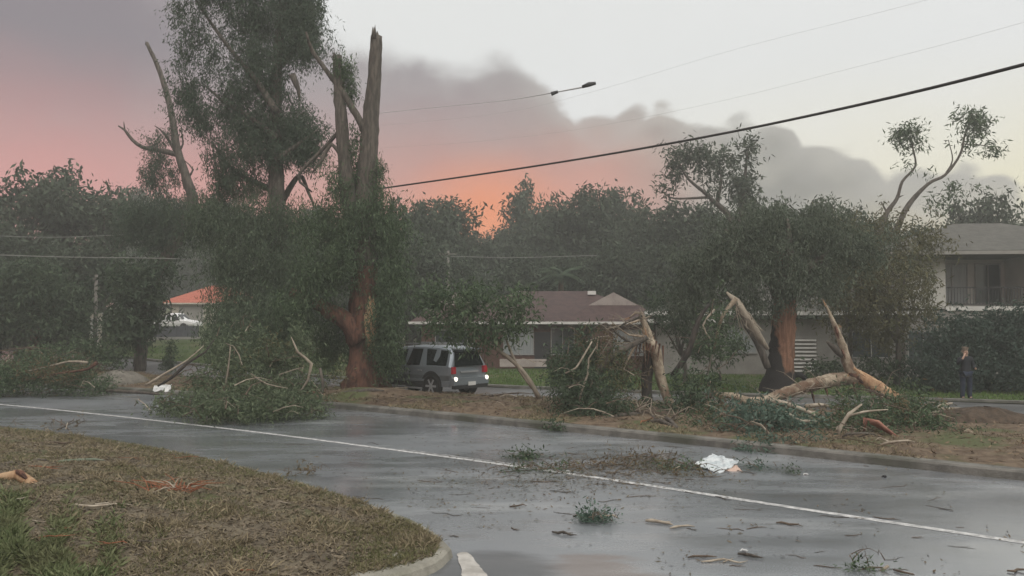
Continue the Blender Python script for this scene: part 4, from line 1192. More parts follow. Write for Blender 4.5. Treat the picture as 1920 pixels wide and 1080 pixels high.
# body faces the camera (-y); x to the picture's right
JV = [(0, 0, .95), (0, .01, 1.12), (0, .01, 1.30), (0, .005, 1.44), (0, 0, 1.53), (0, -.015, 1.60), (0, -.02, 1.70),
      (-.10, 0, .90), (-.12, -.01, .50), (-.13, .02, .10), (-.135, -.10, .045), (.10, 0, .90), (.12, -.01, .50), (.13, .02, .10), (.135, -.10, .045),
      (-.19, .01, 1.41), (-.30, -.06, 1.22), (-.17, -.17, 1.44), (-.13, -.16, 1.53), (.19, .01, 1.41), (.27, .0, 1.14), (.24, -.2, 1.06), (.20, -.27, 1.09)]
JE = [(0, 1), (1, 2), (2, 3), (3, 4), (4, 5), (5, 6), (0, 7), (7, 8), (8, 9), (9, 10), (0, 11), (11, 12), (12, 13), (13, 14), (3, 15), (15, 16), (16, 17), (17, 18), (3, 19), (19, 20), (20, 21), (21, 22)]
JR = [(.15, .11), (.14, .10), (.16, .11), (.12, .085), (.055, .055), (.078, .09), (.07, .085), .09, .065, .045, .04, .09, .065, .045, .04, .06, .045, .034, (.036, .022), .06, .045, .034, (.036, .022)]
fing = []
for hand, base, dirv in ((18, Vector(JV[18]), Vector((.05, .02, .10))), (22, Vector(JV[22]), Vector((-.05, -.06, .01)))):
    for k in range(5):
        off = Vector(((k - 2) * .016, 0, .0)) if hand == 18 else Vector((0, 0, (k - 2) * .016))
        ln = [.6, .9, 1.0, .92, .7][k] * .75
        a = base + off * .8 + dirv * .25; b = base + off + dirv * (.25 + .45 * ln); c = base + off * .9 + dirv * (.25 + .75 * ln) + Vector((.012, .014, 0))
        i0 = len(JV)
        JV += [tuple(a), tuple(b), tuple(c)]; JE += [(hand, i0), (i0, i0 + 1), (i0 + 1, i0 + 2)]; JR += [.010, .009, .008]
skin_obj('body', JV, JE, JR, m_skin, ps)
jv = [JV[i] for i in (0, 1, 2, 3, 15, 16, 17, 19, 20, 21)] + [(0, 0, .86), (0, .005, 1.545)]
jv[6] = tuple(Vector(JV[16]).lerp(Vector(JV[17]), .9)); jv[9] = tuple(Vector(JV[20]).lerp(Vector(JV[21]), .9))
skin_obj('jacket', jv, [(0, 1), (1, 2), (2, 3), (3, 4), (4, 5), (5, 6), (3, 7), (7, 8), (8, 9), (0, 10), (3, 11)], [(.19, .14), (.18, .13), (.21, .15), (.19, .125), .095, .068, .052, .085, .068, .052, (.19, .14), (.085, .08)], m_jacket, ps)
skin_obj('trousers', [JV[0], JV[7], JV[8], (-.13, .02, .03), JV[11], JV[12], (.13, .02, .03)], [(0, 1), (1, 2), (2, 3), (0, 4), (4, 5), (5, 6)], [(.17, .12), .112, .088, .075, .112, .088, .075], m_jeans, ps)
for s in (-1, 1): skin_obj('shoe', [(s * .13, .05, .05), (s * .135, -.06, .045), (s * .14, -.16, .04)], [(0, 1), (1, 2)], [.05, .05, .04], m_shoe, ps)
skin_obj('hair', [(0, .02, 1.71), (0, .015, 1.755), (0, .05, 1.64)], [(0, 1), (0, 2)], [(.095, .095), (.078, .085), (.085, .05)], m_hair, ps)
mb = MB()
for s in (-1, 1): mb.cyl((s * .032, -.108, 1.675), .011, .012, 'Y', 10)
mb.build('eyes', m_darkmetal, ps)
mb = MB(); mb.tube([(0, -.10, 1.68), (0, -.128, 1.64), (0, -.105, 1.63)], [.01, .017, .012], n=6); mb.build('nose', m_skin, ps)
MB().box((0, -.103, 1.603), (.05, .012, .012)).build('mouth', m_twig_red, ps)

# ------------------------------------------------------------------ poles, wires, street lamp
m_wire = mat('cable', (.035, .033, .032), rough=.6)
m_wire_pale = mat('pale_cable', (.20, .20, .19), rough=.6)
m_wire_sky = mat('bare_aluminium_cable', (.40, .40, .40), rough=.5)
m_pole = mat('weathered_pole', (.13, .12, .105), (.18, .165, .15), scale=4, stretch=(3, 3, .4), rough=.9)
m_steel = mat('galvanised', (.20, .20, .20), (.26, .26, .26), scale=5, rough=.5, metal=.4)


def cable(name, label, pts, r, m=None, group=None):
    mb = MB(); mb.tube(pts, [r, r], n=6, step=1.0)
    return tag(mb.build(name, m or m_wire), label, 'cable', group)


cable('power_cable', 'thick dark overhead cable rising across the sky to the right', [P(690, 357, 36), P(1000, 312, 30), P(1300, 261, 24.5), P(1600, 199, 19.8), P(1920, 121, 15.6), P(2300, 12, 12)], .035)
cable('power_cable', 'upper thin wire passing the street lamp into the pale sky', [P(690, 238, 37.4), P(940, 212, 33), P(1118, 170, 30), P(1370, 95, 26), P(1700, 10, 21.5), P(2000, -75, 18)], .0026, m_wire_sky)
cable('power_cable', 'lower thin faint wire above the thick dark cable', [P(690, 279, 37.4), P(900, 265, 33), P(1100, 240, 30), P(1350, 190, 26), P(1600, 127, 22.5), P(1830, 67, 20), P(2100, -10, 17.5)], .0026, m_wire_sky)
cable('power_cable', 'pale wire across the dark trees at far left', [P(-60, 476, 41), P(120, 482, 41), P(280, 484, 41), P(470, 490, 41)], .022, m_wire_pale)
cable('power_cable', 'dim upper wire before the far left trees', [P(-60, 440, 50), P(100, 445, 50), P(260, 438, 50), P(400, 428, 50)], .018, m_wire_pale)
cable('power_cable', 'pale wire behind the brown tiled roof', [P(690, 476, 60), P(830, 480, 60), P(960, 483, 60), P(1120, 479, 60)], .025, m_wire_pale)

Dp = 37.6
pb = P(698, 700, Dp); pb.z = gz(pb.x, Dp)
sl = thing('street_lamp', 'street lamp with long arm reaching right from behind the broken tree', 'street lamp', pb)
ptop = P(700, 205, Dp)
mb = MB(); mb.tube([pb, Vector((pb.x, pb.y, ptop.z))], [.16, .11], n=12); local(mb.build('pole', m_pole, smooth=True), sl)
arm_end = P(1096, 163, 35.0)
mb = MB(); mb.tube([ptop - Vector((0, 0, .2)), P(800, 203, 37), P(950, 188, 36), P(1030, 175, 35.5), arm_end], [.010, .009, .009, .024, .034], n=8); local(mb.build('arm', m_wire_sky, smooth=True), sl)
mb = MB(); mb.tube([arm_end - Vector((.1, 0, .0)), arm_end + Vector((.18, -.05, .09)), arm_end + Vector((.46, -.1, .13))], [.06, .10, .06], n=10); local(mb.build('lamp_head', m_darkmetal, smooth=True), sl)
mb = MB(); mb.tube([P(1034, 176, 35.4), P(1046, 172, 35.3)], [.09, .06], n=8); local(mb.build('bracket', m_darkmetal), sl)

for px, y0, y1, D, lab in ((178, 515, 650, 50, 'thin pale pole among dark trees at far left'), (840, 470, 560, 61, 'thin grey pole behind the brown tiled roof')):
    p = P(px, y1, D); zt = P(px, y0, D).z
    t = thing('utility_pole', lab, 'pole', (p.x, D, gz(p.x, D)))
    mb = MB(); mb.tube([(p.x, D, gz(p.x, D)), (p.x, D, zt)], [.13, .09], n=10); local(mb.build('pole', m_pole, smooth=True), t)
    local(MB().box((p.x, D - .1, zt - .25), (1.2 if px > 500 else .25, .09, .1)).build('cross_arm', m_pole), t)
# box sign seen beside the left pole
p = P(180, 608, 51); z = gz(p.x, 51)
t = thing('meter_cabinet', 'small pale cabinet standing at the foot of the left pole', 'cabinet', (p.x, 51, z))
zt = P(180, 588, 51).z
MB().box((0, 0, (zt - z) / 2), (.55, .4, zt - z)).build('cabinet_body', m_cream, t)
MB().box((0, 0, zt - z + .03), (.62, .46, .05)).build('cabinet_roof', m_white, t)
MB().box((0, -.205, (zt - z) * .55), (.45, .02, (zt - z) * .7)).build('cabinet_door', m_white, t)


# ------------------------------------------------------------------ fallen branches and crowns
def heap(name, label, clumps, lm, branches=(), dens=700, L=.18, Wd=.05, droop=.25, cat='fallen branch', extra=(), bark=None, group=None, spray=16):
    """A fallen crown: leaf masses lying on the ground and the broken branches that carry them."""
    x = np.mean([c[0] for c in clumps]); y = np.mean([c[1] for c in clumps])
    b = Vector((x, y, gz(x, y)))
    t = thing(name, label, cat, b, 0, group)
    rg = np.random.default_rng(int(abs(x * 97 + y * 31)))
    fl = min(gz(c[0], c[1]) for c in clumps) + .02
    local(quads_obj('foliage', leaf_quads(clumps, dens, L, Wd, droop, spray=spray, spr=min(.34, 2.2 * L), rg=rg, shell=.45, floor=fl), lm), t)
    for cls, m2, dn in extra:
        local(quads_obj('foliage', leaf_quads(cls, dn, L, Wd, droop, spray=spray, spr=.34, rg=rg, floor=fl), m2), t)
    # inner twigs
    mb = MB()
    mp2 = MB()
    for c in clumps:
        for k in range(5):
            a = Vector(c[:3]) + Vector((rg.normal() * c[3] * .6, rg.normal() * c[4] * .6, rg.normal() * c[5] * .5)); d = Vector((rg.normal() * c[3], rg.normal() * c[4] * .6, abs(rg.normal()) * c[5] * .6)) * .7
            for q in (a,): q.z = max(q.z, fl + .05)
            e_ = a + d; e_.z = max(e_.z, fl + .08)
            arc = Vector((rg.normal() * .1, rg.normal() * .1, .08 + abs(rg.normal()) * .12)) * min(1, c[3])
            sc_ = min(1.0, c[3] * 1.4)
            (mp2 if k % 5 == 0 and c[3] > .45 else mb).tube([a, a.lerp(e_, .35) + arc * .8, a.lerp(e_, .7) + arc, e_], [.022 * sc_, .016 * sc_, .010 * sc_, .003], n=5)
            m1_ = a.lerp(e_, .6) + arc; e2_ = m1_ + Vector((rg.normal(), rg.normal(), abs(rg.normal()) * .6)) * d.length * .28; e2_.z = max(e2_.z, fl + .03)
            mb.tube([m1_, m1_.lerp(e2_, .5) + arc * .2, e2_], [.009 * sc_, .006 * sc_, .002], n=4)
    local(tag(mb.build('twigs', m_twig), kind='stuff'), t)
    if mp2.n: local(tag(mp2.build('pale_twigs', m_twig_pale), kind='stuff'), t)
    for pts, rad, m2 in branches:
        mb = MB(); mb.tube([Vector(p) for p in pts], rad, n=8, jag=.06, seed=len(pts))
        local(mb.build('branch', m2 or m_bark_pale, smooth=True), t)
    return t


# F1: crown blocking the far lane in front of the broken gum
heap('fallen_bough', 'large fallen green crown spilling over the far lane at left of trunk',
     [cl(430, 748, 24.5, 70, 32, 1.4), cl(500, 742, 25, 66, 40, 1.4), cl(555, 735, 26, 50, 40, 1.3), cl(375, 757, 24.5, 56, 25, 1.2), cl(330, 760, 25.2, 44, 16, .8), cl(460, 770, 23.3, 70, 22, .9), cl(540, 762, 24, 56, 26, .9), cl(400, 775, 23.2, 40, 18, .6),
      cl(450, 695, 26, 50, 34, 1.2), cl(515, 675, 26.5, 44, 44, 1.1, .8), cl(385, 715, 26, 40, 26, 1.1, .7), cl(590, 772, 24.4, 34, 13, .6), cl(410, 650, 27, 30, 40, .9, .5), cl(565, 650, 27, 30, 50, .8, .6), cl(300, 765, 25.2, 30, 9, .6, .7), cl(470, 640, 27, 30, 36, .8, .5)],
     l_fall, [(path([(546, 632), (558, 660), (584, 682), (578, 712), (556, 742)], 25.3), [.015, .035, .05, .04, .012], m_bark_sap), (path([(432, 650), (428, 690), (420, 735)], 24.6), [.012, .03, .012], m_bark_sap),
              (path([(402, 636), (385, 660), (352, 680), (326, 705), (296, 724)], 26.2), [.012, .03, .045, .05, .03], m_bark_dark), (path([(382, 648), (350, 676), (310, 700), (284, 716), (272, 722)], 25.6), [.01, .025, .035, .045, .03], m_twig_pale),
              (path([(470, 700), (500, 720), (540, 728)], 24.0), [.01, .022, .01], m_bark_sap), (path([(600, 690), (606, 720), (600, 752)], 26.0), [.04, .05, .04], m_bark_grey)],
     dens=1500, L=.145, Wd=.034, extra=[([cl(500, 650, 26, 40, 30, .9, .6), cl(440, 700, 25, 40, 26, .9, .5), cl(620, 720, 26.5, 30, 30, .7, .8)], l_yel, 300)])
# F2: heap at far left
heap('fallen_bough', 'browned fallen crown heaped along the kerb at far left',
     [cl(40, 698, 31.5, 70, 38, 1.5), cl(90, 668, 33, 46, 20, 1.2, .6), cl(120, 715, 31.5, 70, 26, 1.4), cl(80, 680, 33, 60, 26, 1.4), cl(0, 720, 31.3, 60, 24, 1.2), cl(180, 728, 31.5, 44, 14, .8), cl(-30, 705, 32, 60, 36, 1.4), cl(150, 700, 32.5, 40, 20, 1)],
     l_gum, [(path([(30, 700), (80, 690), (130, 678), (165, 680)], 31.0), [.012, .03, .04, .05], m_bark_sap), (path([(50, 712), (110, 700), (165, 692), (182, 680)], 30.8), [.012, .03, .05, .08], m_bark_red)],
     dens=1000, L=.15, Wd=.036, extra=[([cl(100, 700, 31, 60, 26, 1.2), cl(60, 690, 31.5, 40, 26, 1), cl(130, 690, 32, 40, 20, 1)], l_brown, 260)])
# F3
heap('fallen_bough', 'dark green fallen crown standing at the kerb left of the arched trunk',
     [cl(1090, 720, 24.5, 50, 50, 1.2), cl(1060, 750, 24, 40, 34, 1), cl(1130, 750, 23.6, 46, 34, 1), cl(1100, 670, 25, 46, 46, 1.1), cl(1050, 690, 25, 30, 40, .8), cl(1100, 776, 23.1, 60, 14, .6), cl(1160, 700, 24.6, 30, 50, .8, .7), cl(1150, 770, 23.2, 36, 18, .6)],
     l_dark, [(path([(1085, 770), (1088, 740), (1102, 702), (1104, 672), (1118, 650)], 23.6), [.015, .035, .03, .01], m_bark_sap), (path([(1060, 700), (1080, 690), (1110, 640)], 24.0), [.02, .03, .02], m_twig_pale)], dens=1300, L=.14, Wd=.034,
     extra=[([cl(1130, 680, 24.2, 40, 40, .9), cl(1160, 730, 23.6, 30, 40, .7)], l_yel, 260)])
# F4
heap('fallen_bough', 'low dark leafy bough right of the arched trunk', [cl(1290, 735, 24, 30, 44, .9), cl(1310, 760, 23.5, 34, 26, .8), cl(1275, 765, 23.2, 24, 24, .6), cl(1330, 720, 24.6, 26, 40, .8, .7)], l_dark, [(path([(1262, 705, 25.2), (1290, 660), (1310, 600), (1330, 570)], 25), [.10, .09, .07, .04], m_bark_dark)], dens=700, L=.17, Wd=.045)
heap('fallen_bough', 'tangled grey green bough hanging before the flowering shrub', [cl(1350, 600, 28, 36, 40, .8, .8), cl(1320, 640, 28, 30, 30, .7, .7), cl(1345, 655, 27.6, 26, 24, .6, .8)], l_gum, [(path([(1338, 660), (1346, 620), (1356, 590), (1380, 560)], 27.8), [.03, .05, .06, .08], m_bark_pale), (path([(1335, 640), (1318, 610), (1340, 580)], 27.6), [.02, .03, .03], m_twig_pale), (path([(1332, 745, 26), (1328, 700), (1336, 665)], 27), [.05, .04, .03], m_bark_grey)], dens=520, L=.17, Wd=.045)
# F5
heap('fallen_bough', 'blue green leafy heap on the kerb below the fallen log',
     [cl(1420, 790, 20.6, 70, 32, 1.0), cl(1385, 782, 21.4, 50, 28, .8), cl(1465, 796, 20.2, 54, 30, .8), cl(1530, 805, 20.2, 36, 20, .7, .8), cl(1360, 810, 20.3, 30, 16, .6), cl(1440, 820, 19.6, 60, 12, .5), cl(1480, 780, 21.4, 34, 18, .7)],
     l_blue, [(path([(1440, 750), (1490, 762), (1520, 775), (1535, 785)], 20.8), [.08, .06, .05, .04], m_twig_pale), (path([(1470, 770), (1500, 790), (1535, 790)], 20.2), [.03, .05, .04], m_twig_pale)], dens=950, L=.15, Wd=.042, droop=.1)
# F6
heap('fallen_bough', 'olive fallen crown with pale forked stick at right of the kerb',
     [cl(1620, 788, 20.6, 66, 34, 1.1), cl(1680, 776, 21, 66, 36, 1.1), cl(1740, 795, 20.4, 56, 32, .9), cl(1560, 815, 19.8, 40, 18, .7), cl(1580, 800, 20.2, 40, 20, .8), cl(1710, 815, 19.6, 56, 16, .7), cl(1640, 815, 19.6, 56, 14, .6), cl(1700, 755, 22, 44, 26, .9), cl(1600, 755, 22.5, 40, 26, .9)],
     l_gum, [(path([(1570, 832), (1576, 800), (1592, 776), (1616, 758)], 19.2), [.04, .045, .04, .02], m_twig_pale), (path([(1590, 780), (1620, 772), (1665, 768)], 19.4), [.03, .025, .012], m_twig_pale)], dens=850, L=.15, Wd=.035, droop=.15,
     extra=[([cl(1640, 790, 20, 60, 20, .9), cl(1720, 770, 20.6, 50, 24, .9)], l_brown, 220)])
heap('leafy_bough', 'small leafy bough hanging over kerb onto the road below blue green heap', [cl(1505, 835, 18.6, 36, 20, .5), cl(1460, 842, 18.4, 34, 12, .4), cl(1400, 842, 18.4, 34, 11, .4), cl(1440, 830, 19, 40, 14, .5)], l_blue, dens=1500, L=.12, Wd=.036, droop=.1)
heap('leafy_bough', 'dark leafy sprig lying against the kerb left of the arched trunk', [cl(1038, 803, 21.6, 24, 10, .4)], l_dark, dens=2200, L=.11, Wd=.036, droop=.1)
heap('leafy_bough', 'grey bare looking brushwood on the near road edge at left', [cl(125, 800, 22.0, 34, 14, .5, .5), cl(95, 808, 21.6, 22, 8, .4, .5)], l_brown, [(path([(90, 815), (120, 800), (150, 786)], 21.8), [.02, .02, .008], m_bark_grey), (path([(150, 818), (128, 805), (118, 790)], 21.8), [.02, .02, .008], m_bark_grey)], dens=330, L=.14, Wd=.04, cat='brushwood')
heap('leafy_bough', 'dark leafy twigs at the verge edge at far left', [cl(15, 800, 21.8, 24, 8, .5, .7)], l_dark, dens=420, L=.14, Wd=.04)
heap('leafy_bough', 'small grey green sprig lying upright on the wet road', [cl(1118, 975, 12.0, 30, 12, .25), cl(1140, 980, 11.9, 20, 8, .2), cl(1098, 978, 12, 16, 8, .2)], l_blue, [(path([(1125, 968), (1150, 966), (1160, 972)], 11.9), [.01, .012, .006], m_twig_pale)], dens=5200, L=.075, Wd=.026, droop=-.2, cat='sprig', spray=8)
heap('leafy_bough', 'dark green leafy debris left of the white sheet on the road', [cl(1258, 880, 16.2, 34, 10, .4), cl(1290, 878, 16.2, 20, 9, .3)], l_gum, [(path([(1240, 892), (1262, 880), (1275, 874)], 16), [.012, .014, .008], m_twig_pale)], dens=2600, L=.09, Wd=.028, droop=0, cat='sprig', spray=9)
heap('leafy_bough', 'grey green leafy debris right of the white sheet on the road', [cl(1412, 876, 16.3, 26, 9, .35)], l_blue, dens=2600, L=.08, Wd=.028, droop=0, cat='sprig', spray=9)
heap('leafy_bough', 'small dark leaf clump on the road by a white stone', [cl(1483, 888, 15.7, 12, 7, .2)], l_dark, dens=4500, L=.07, Wd=.03, droop=0, cat='sprig', spray=9)
heap('leafy_bough', 'green leafy branch at the bottom edge of the road', [cl(1625, 1070, 9.7, 40, 9, .2)], l_gum, [(path([(1590, 1076), (1630, 1064), (1655, 1064)], 9.7), [.012, .012, .008], m_twig), (path([(1650, 1072), (1666, 1061)], 9.65), [.02, .016], m_twig_pale)], dens=4200, L=.08, Wd=.024, droop=0, cat='sprig', spray=9)

for lab, cls, lm_, dn in (('long dark mat of twigs and leaves behind the centre line', [cl(1150, 868, 16.9, 34, 5, .5), cl(1200, 864, 17.1, 40, 5, .5), cl(1240, 870, 16.7, 30, 5, .4), cl(1130, 878, 16.3, 26, 4, .4)], l_brown, 700),
                         ('flat olive debris mat on the near side of the centre line', [cl(1010, 884, 15.9, 36, 4, .4), cl(970, 886, 15.8, 30, 4, .35), cl(1050, 886, 15.8, 30, 4, .3)], l_gum, 700),
                         ('tangled dark twig mat crossing the line left of the white sheet', [cl(1090, 880, 16.1, 40, 5, .5), cl(1040, 877, 16.3, 30, 4, .4), cl(1180, 880, 16.2, 40, 5, .5)], l_brown, 500),
                         ('small leafy debris on the road behind the centre line', [cl(978, 861, 17.3, 22, 6, .3), cl(995, 858, 17.4, 14, 5, .25)], l_dark, 1400),
                         ('reddish brown scatter of bark in the far lane', [cl(570, 889, 15.5, 30, 3, .25), cl(545, 892, 15.3, 16, 3, .2)], l_brown, 700),
                         ('brown debris mat right below the white sheet', [cl(1300, 893, 15.5, 40, 4, .3), cl(1250, 890, 15.6, 30, 4, .3)], l_brown, 700)):
    heap('debris_mat', lab, cls, lm_, dens=dn * 4, L=.11, Wd=.026, droop=0, cat='debris', spray=9)

for lab, cls, lm_, dn in (('low brown leaf heap on verge between the sapling and the dark bough', [cl(985, 768, 25.6, 36, 7, .6), cl(1010, 775, 25.0, 26, 6, .5)], l_brown, 1200),
                         ('flattened leafy twigs between arched trunk and blue green heap', [cl(1330, 785, 21.8, 30, 14, .7), cl(1300, 795, 21.2, 30, 9, .5), cl(1345, 805, 20.6, 26, 9, .5)], l_gum, 1200),
                         ('leafy twigs lying under the right end of the fallen log', [cl(1690, 765, 24, 36, 14, .7), cl(1740, 775, 23, 30, 10, .6)], l_brown, 1000),
                         ('grey green twigs trailing on verge right of olive fallen crown', [cl(1790, 822, 19.4, 36, 10, .5), cl(1830, 815, 19.6, 20, 7, .4)], l_gum, 1200),
                         ('tangled bare twigs and leaves between the log and the kerb', [cl(1560, 790, 21.2, 34, 16, .7), cl(1590, 770, 22.5, 30, 14, .7)], l_brown, 700),
                         ('leafy tangle under the arched trunk on the kerb', [cl(1215, 770, 24.4, 34, 18, .7), cl(1175, 780, 23.4, 30, 12, .6), cl(1250, 785, 22.6, 24, 10, .5)], l_gum, 800),
                         ('brown leaf tangle left of the olive fallen crown on the kerb', [cl(1345, 755, 24.6, 34, 16, .7), cl(1310, 775, 23, 24, 12, .6)], l_brown, 800),
                         ('brown bark litter on the verge left of the silver car', [cl(640, 752, 28.2, 40, 6, .6), cl(730, 757, 27.4, 40, 6, .6)], l_brown, 900)):
    heap('debris_mat', lab, cls, lm_, dens=dn, L=.13, Wd=.03, droop=.1, cat='debris', spray=10)

# arched broken trunk
D6 = 25.0
b6 = P(1252, 768, D6); b6.z = gz(b6.x, b6.y)
t6 = thing('arched_trunk', 'broken arched pale trunk with splintered bent branches at the kerb', 'fallen tree', b6)
mb = MB(); mb.tube([P(1266, 778, D6 - .2), P(1258, 758, D6 - .2), P(1243, 725, D6), P(1235, 690, D6), P(1230, 660, D6), P(1216, 634, D6)], [.09, .12, .13, .15, .16, .13], n=13, jag=.07, seed=71)
local(mb.build('trunk', m_bark_pale, smooth=True), t6)
mb = MB(); mb.tube(path([(1222, 650), (1216, 625), (1205, 600), (1203, 588), (1192, 586), (1180, 596)], D6), [.12, .1, .085, .055, .035, .02], n=9, jag=.08, seed=72)
local(mb.build('branch', m_bark_pale, smooth=True), t6)
mb = MB(); mb.tube(path([(1214, 632), (1186, 646), (1150, 668), (1120, 700), (1100, 735)], D6 - .4), [.07, .09, .12, .11, .06], n=9, jag=.08, seed=73)
local(mb.build('branch', m_bark_grey, smooth=True), t6)
mb = MB(); mb.tube([P(1222, 652, D6 + .2), P(1215, 690, D6 + .3), P(1212, 730, D6 + .2), P(1215, 762, D6)], [.2, .18, .15, .16], n=10, jag=.08, seed=74)
local(tag(mb.build('branch', m_bark_dark, smooth=True), 'dark stump stem beside the pale trunk'), t6)
for i, pp in enumerate([[(1204, 592), (1176, 604), (1150, 618), (1128, 612)], [(1200, 600), (1182, 606), (1170, 612)], [(1210, 632), (1180, 628), (1158, 615)], [(1186, 646), (1165, 632), (1140, 612), (1120, 620)], [(1180, 650), (1165, 690), (1160, 720)], [(1195, 640), (1170, 690), (1164, 716)], [(1150, 618), (1136, 606), (1118, 612), (1110, 622)],
                        [(1130, 690), (1118, 660), (1122, 630)]]):
    mb = MB(); mb.tube(path(pp, D6 - .2 - .1 * (i % 3)), [.045, .035, .02, .012], n=6, seed=80 + i)
    local(mb.build('branch', m_bark_pale if i % 3 else m_bark_grey, smooth=True), t6)
mb = MB()
for i in range(9):
    a = P(1195 + i * 6, 640 + (i % 3) * 4, D6 - .25); mb.tube([a, a - Vector((rnd.uniform(-.05, .1), .05, rnd.uniform(.3, .8)))], [.03, .006], n=4)
local(tag(mb.build('bark_shreds', m_bark_red), kind='stuff'), t6)
cr = [cl(1190, 690, D6 + .3, 34, 50, .6, .35), cl(1150, 650, D6 + .2, 44, 40, .7, .35), cl(1130, 625, D6, 40, 24, .5, .3)]
local(quads_obj('foliage', leaf_quads(cr, 420, .16, .04, .8), l_brown), t6)

# roots and rubbish around its foot
m_dirt = mat('dug_soil', (.05, .036, .026), (.09, .065, .046), scale=6, rough=.95, bump=.9, bscale=20)


def mound(name, label, cat, c, rx, ry, h, m, seed):
    rr = np.random.default_rng(seed)
    V, Fc = [], []
    nr, na = 7, 22
    ph = rr.random(6) * 6
    for i in range(nr + 1):
        r = i / nr
        for k in range(na):
            a = 2 * math.pi * k / na
            w = 1 + .15 * math.sin(3 * a + ph[0]) + .1 * math.sin(5 * a + ph[1])
            z = h * (1 - r ** 2) * (1 + .2 * math.sin(4 * a + ph[2]) * r) + rr.normal() * h * .05 * (r < 1)
            V.append((c[0] + rx * r * w * math.cos(a), c[1] + ry * r * w * math.sin(a), c[2] + (z if i < nr else -.03)))
    for i in range(nr):
        for k in range(na):
            k2 = (k + 1) % na
            Fc.append((i * na + k, (i + 1) * na + k, (i + 1) * na + k2, i * na + k2))
    o = MB().add(V, Fc).build(name, m, smooth=True)
    return tag(o, label, cat)


p = G(1235, 782, .16); mound('soil_mound', 'torn up soil around the foot of the arched trunk', 'soil mound', (p.x, p.y, .16), 1.1, .8, .22, m_dirt, 1)
p = G(1845, 795, .16); mound('soil_mound', 'dark torn up soil mound at right edge of the far verge', 'soil mound', (p.x, p.y, .16), 1.5, .9, .42, m_dirt, 2)
p = G(690, 752, .16); mound('soil_mound', 'litter covered mound around the broken gum trunk', 'soil mound', (p.x, p.y + 1.2, .14), 2.2, 1.4, .35, m_verge, 3)
m_greymound = mat('pale_mound', (.11, .10, .085), (.18, .165, .14), scale=3, rough=.9, bump=.8, bscale=12)
p = G(205, 724, .16); mound('pale_mound', 'smooth grey beige mound between the far left heap and pale branch', 'mound', (p.x, p.y + .9, .14), 1.25, .9, .58, m_greymound, 4)
for i, (a, b) in enumerate([((1130, 786), (1240, 780)), ((1215, 792), (1262, 800)), ((1240, 784), (1270, 803)), ((1205, 770), (1230, 790))]):
    A_, B_ = G(*a, .2), G(*b, .2)
    mb = MB(); mb.tube([A_, (A_ + B_) / 2 + Vector((0, .1, .08)), B_], [.035, .06, .05], n=7, jag=.1, seed=90 + i)
    tag(mb.build('torn_root', m_bark_grey, smooth=True), ['long torn root lying along the kerb left of arched trunk foot', 'torn root reaching over the kerb right under arched trunk', 'torn root pointing at the road right of arched trunk foot', 'short torn root at the foot of the dark stump stem'][i], 'root', 'torn roots under the arched trunk')

def frayed(mb, at, axis, r, ln, k, seed):
    """Long torn fibres at a break, pointing along axis."""
    rr = random.Random(seed); ax = Vector(axis).normalized()
    for i in range(k):
        o_ = Vector((rr.gauss(0, 1), rr.gauss(0, 1), rr.gauss(0, 1))); o_ = (o_ - ax * o_.dot(ax)).normalized() * r * rr.uniform(.35, .95)
        l_ = ln * rr.uniform(.3, 1.0); b_ = Vector(at) + o_ - ax * r * .6
        mb.tube([b_, b_ + ax * (l_ * .6 + r * .6) + o_ * .15, b_ + ax * (l_ + r * .6) + o_ * .45], [r * .28, r * .15, .003], n=5)


def twiggy(parent, starts, spread, n, r, m, seed, name='twigs', up=.3, bias=(0, 0, 0)):
    """Thin forked twigs springing from points along fallen wood, one part."""
    rr = random.Random(seed); mb = MB()
    for i in range(n):
        a = Vector(rr.choice(starts)) + Vector((rr.gauss(0, .12), rr.gauss(0, .08), rr.gauss(0, .08)))
        d = (Vector((rr.gauss(0, 1), rr.gauss(0, .6), rr.gauss(up, .6))) + Vector(bias)).normalized() * spread * rr.uniform(.35, 1.1)
        sag = Vector((rr.gauss(0, .1), rr.gauss(0, .1), rr.gauss(.05, .12))) * spread
        p1, p2, p3 = a + d * .35 + sag * .6, a + d * .7 + sag, a + d
        mb.tube([a, p1, p2, p3], [r, r * .75, r * .5, .003], n=5)
        for q in (p1, p2):
            e = q + Vector((rr.gauss(0, 1), rr.gauss(0, .5), rr.gauss(0, .8))) * spread * .22
            mb.tube([q, q.lerp(e, .5) + sag * .15, e], [r * .45, r * .3, .002], n=4)
    return local(tag(mb.build(name, m, smooth=True), kind='stuff'), parent)


twiggy(t6, path([(1204, 596), (1186, 606), (1160, 616), (1140, 640), (1190, 640), (1215, 640)], D6 - .3), .8, 34, .017, m_bark_sap, 5, bias=(-.6, 0, 0))
twiggy(t6, path([(1150, 690), (1120, 720), (1180, 700), (1200, 660)], D6 - .5), .8, 22, .014, m_twig, 6)
twiggy(t6, [G(1210, 785, .2), G(1240, 790, .2), G(1190, 782, .2), G(1260, 792, .2)], .7, 26, .02, m_bark_sap, 7, up=.05, name='torn_roots')
mb = MB(); frayed(mb, P(1216, 634, D6), (-.3, 0, 1), .12, .45, 9, 3); frayed(mb, P(1180, 596, D6), (-1, 0, -.3), .03, .3, 4, 4); frayed(mb, P(1215, 652, D6 + .1), (.1, 0, 1), .15, .4, 8, 5)
local(tag(mb.build('splinters', m_split), kind='stuff'), t6)

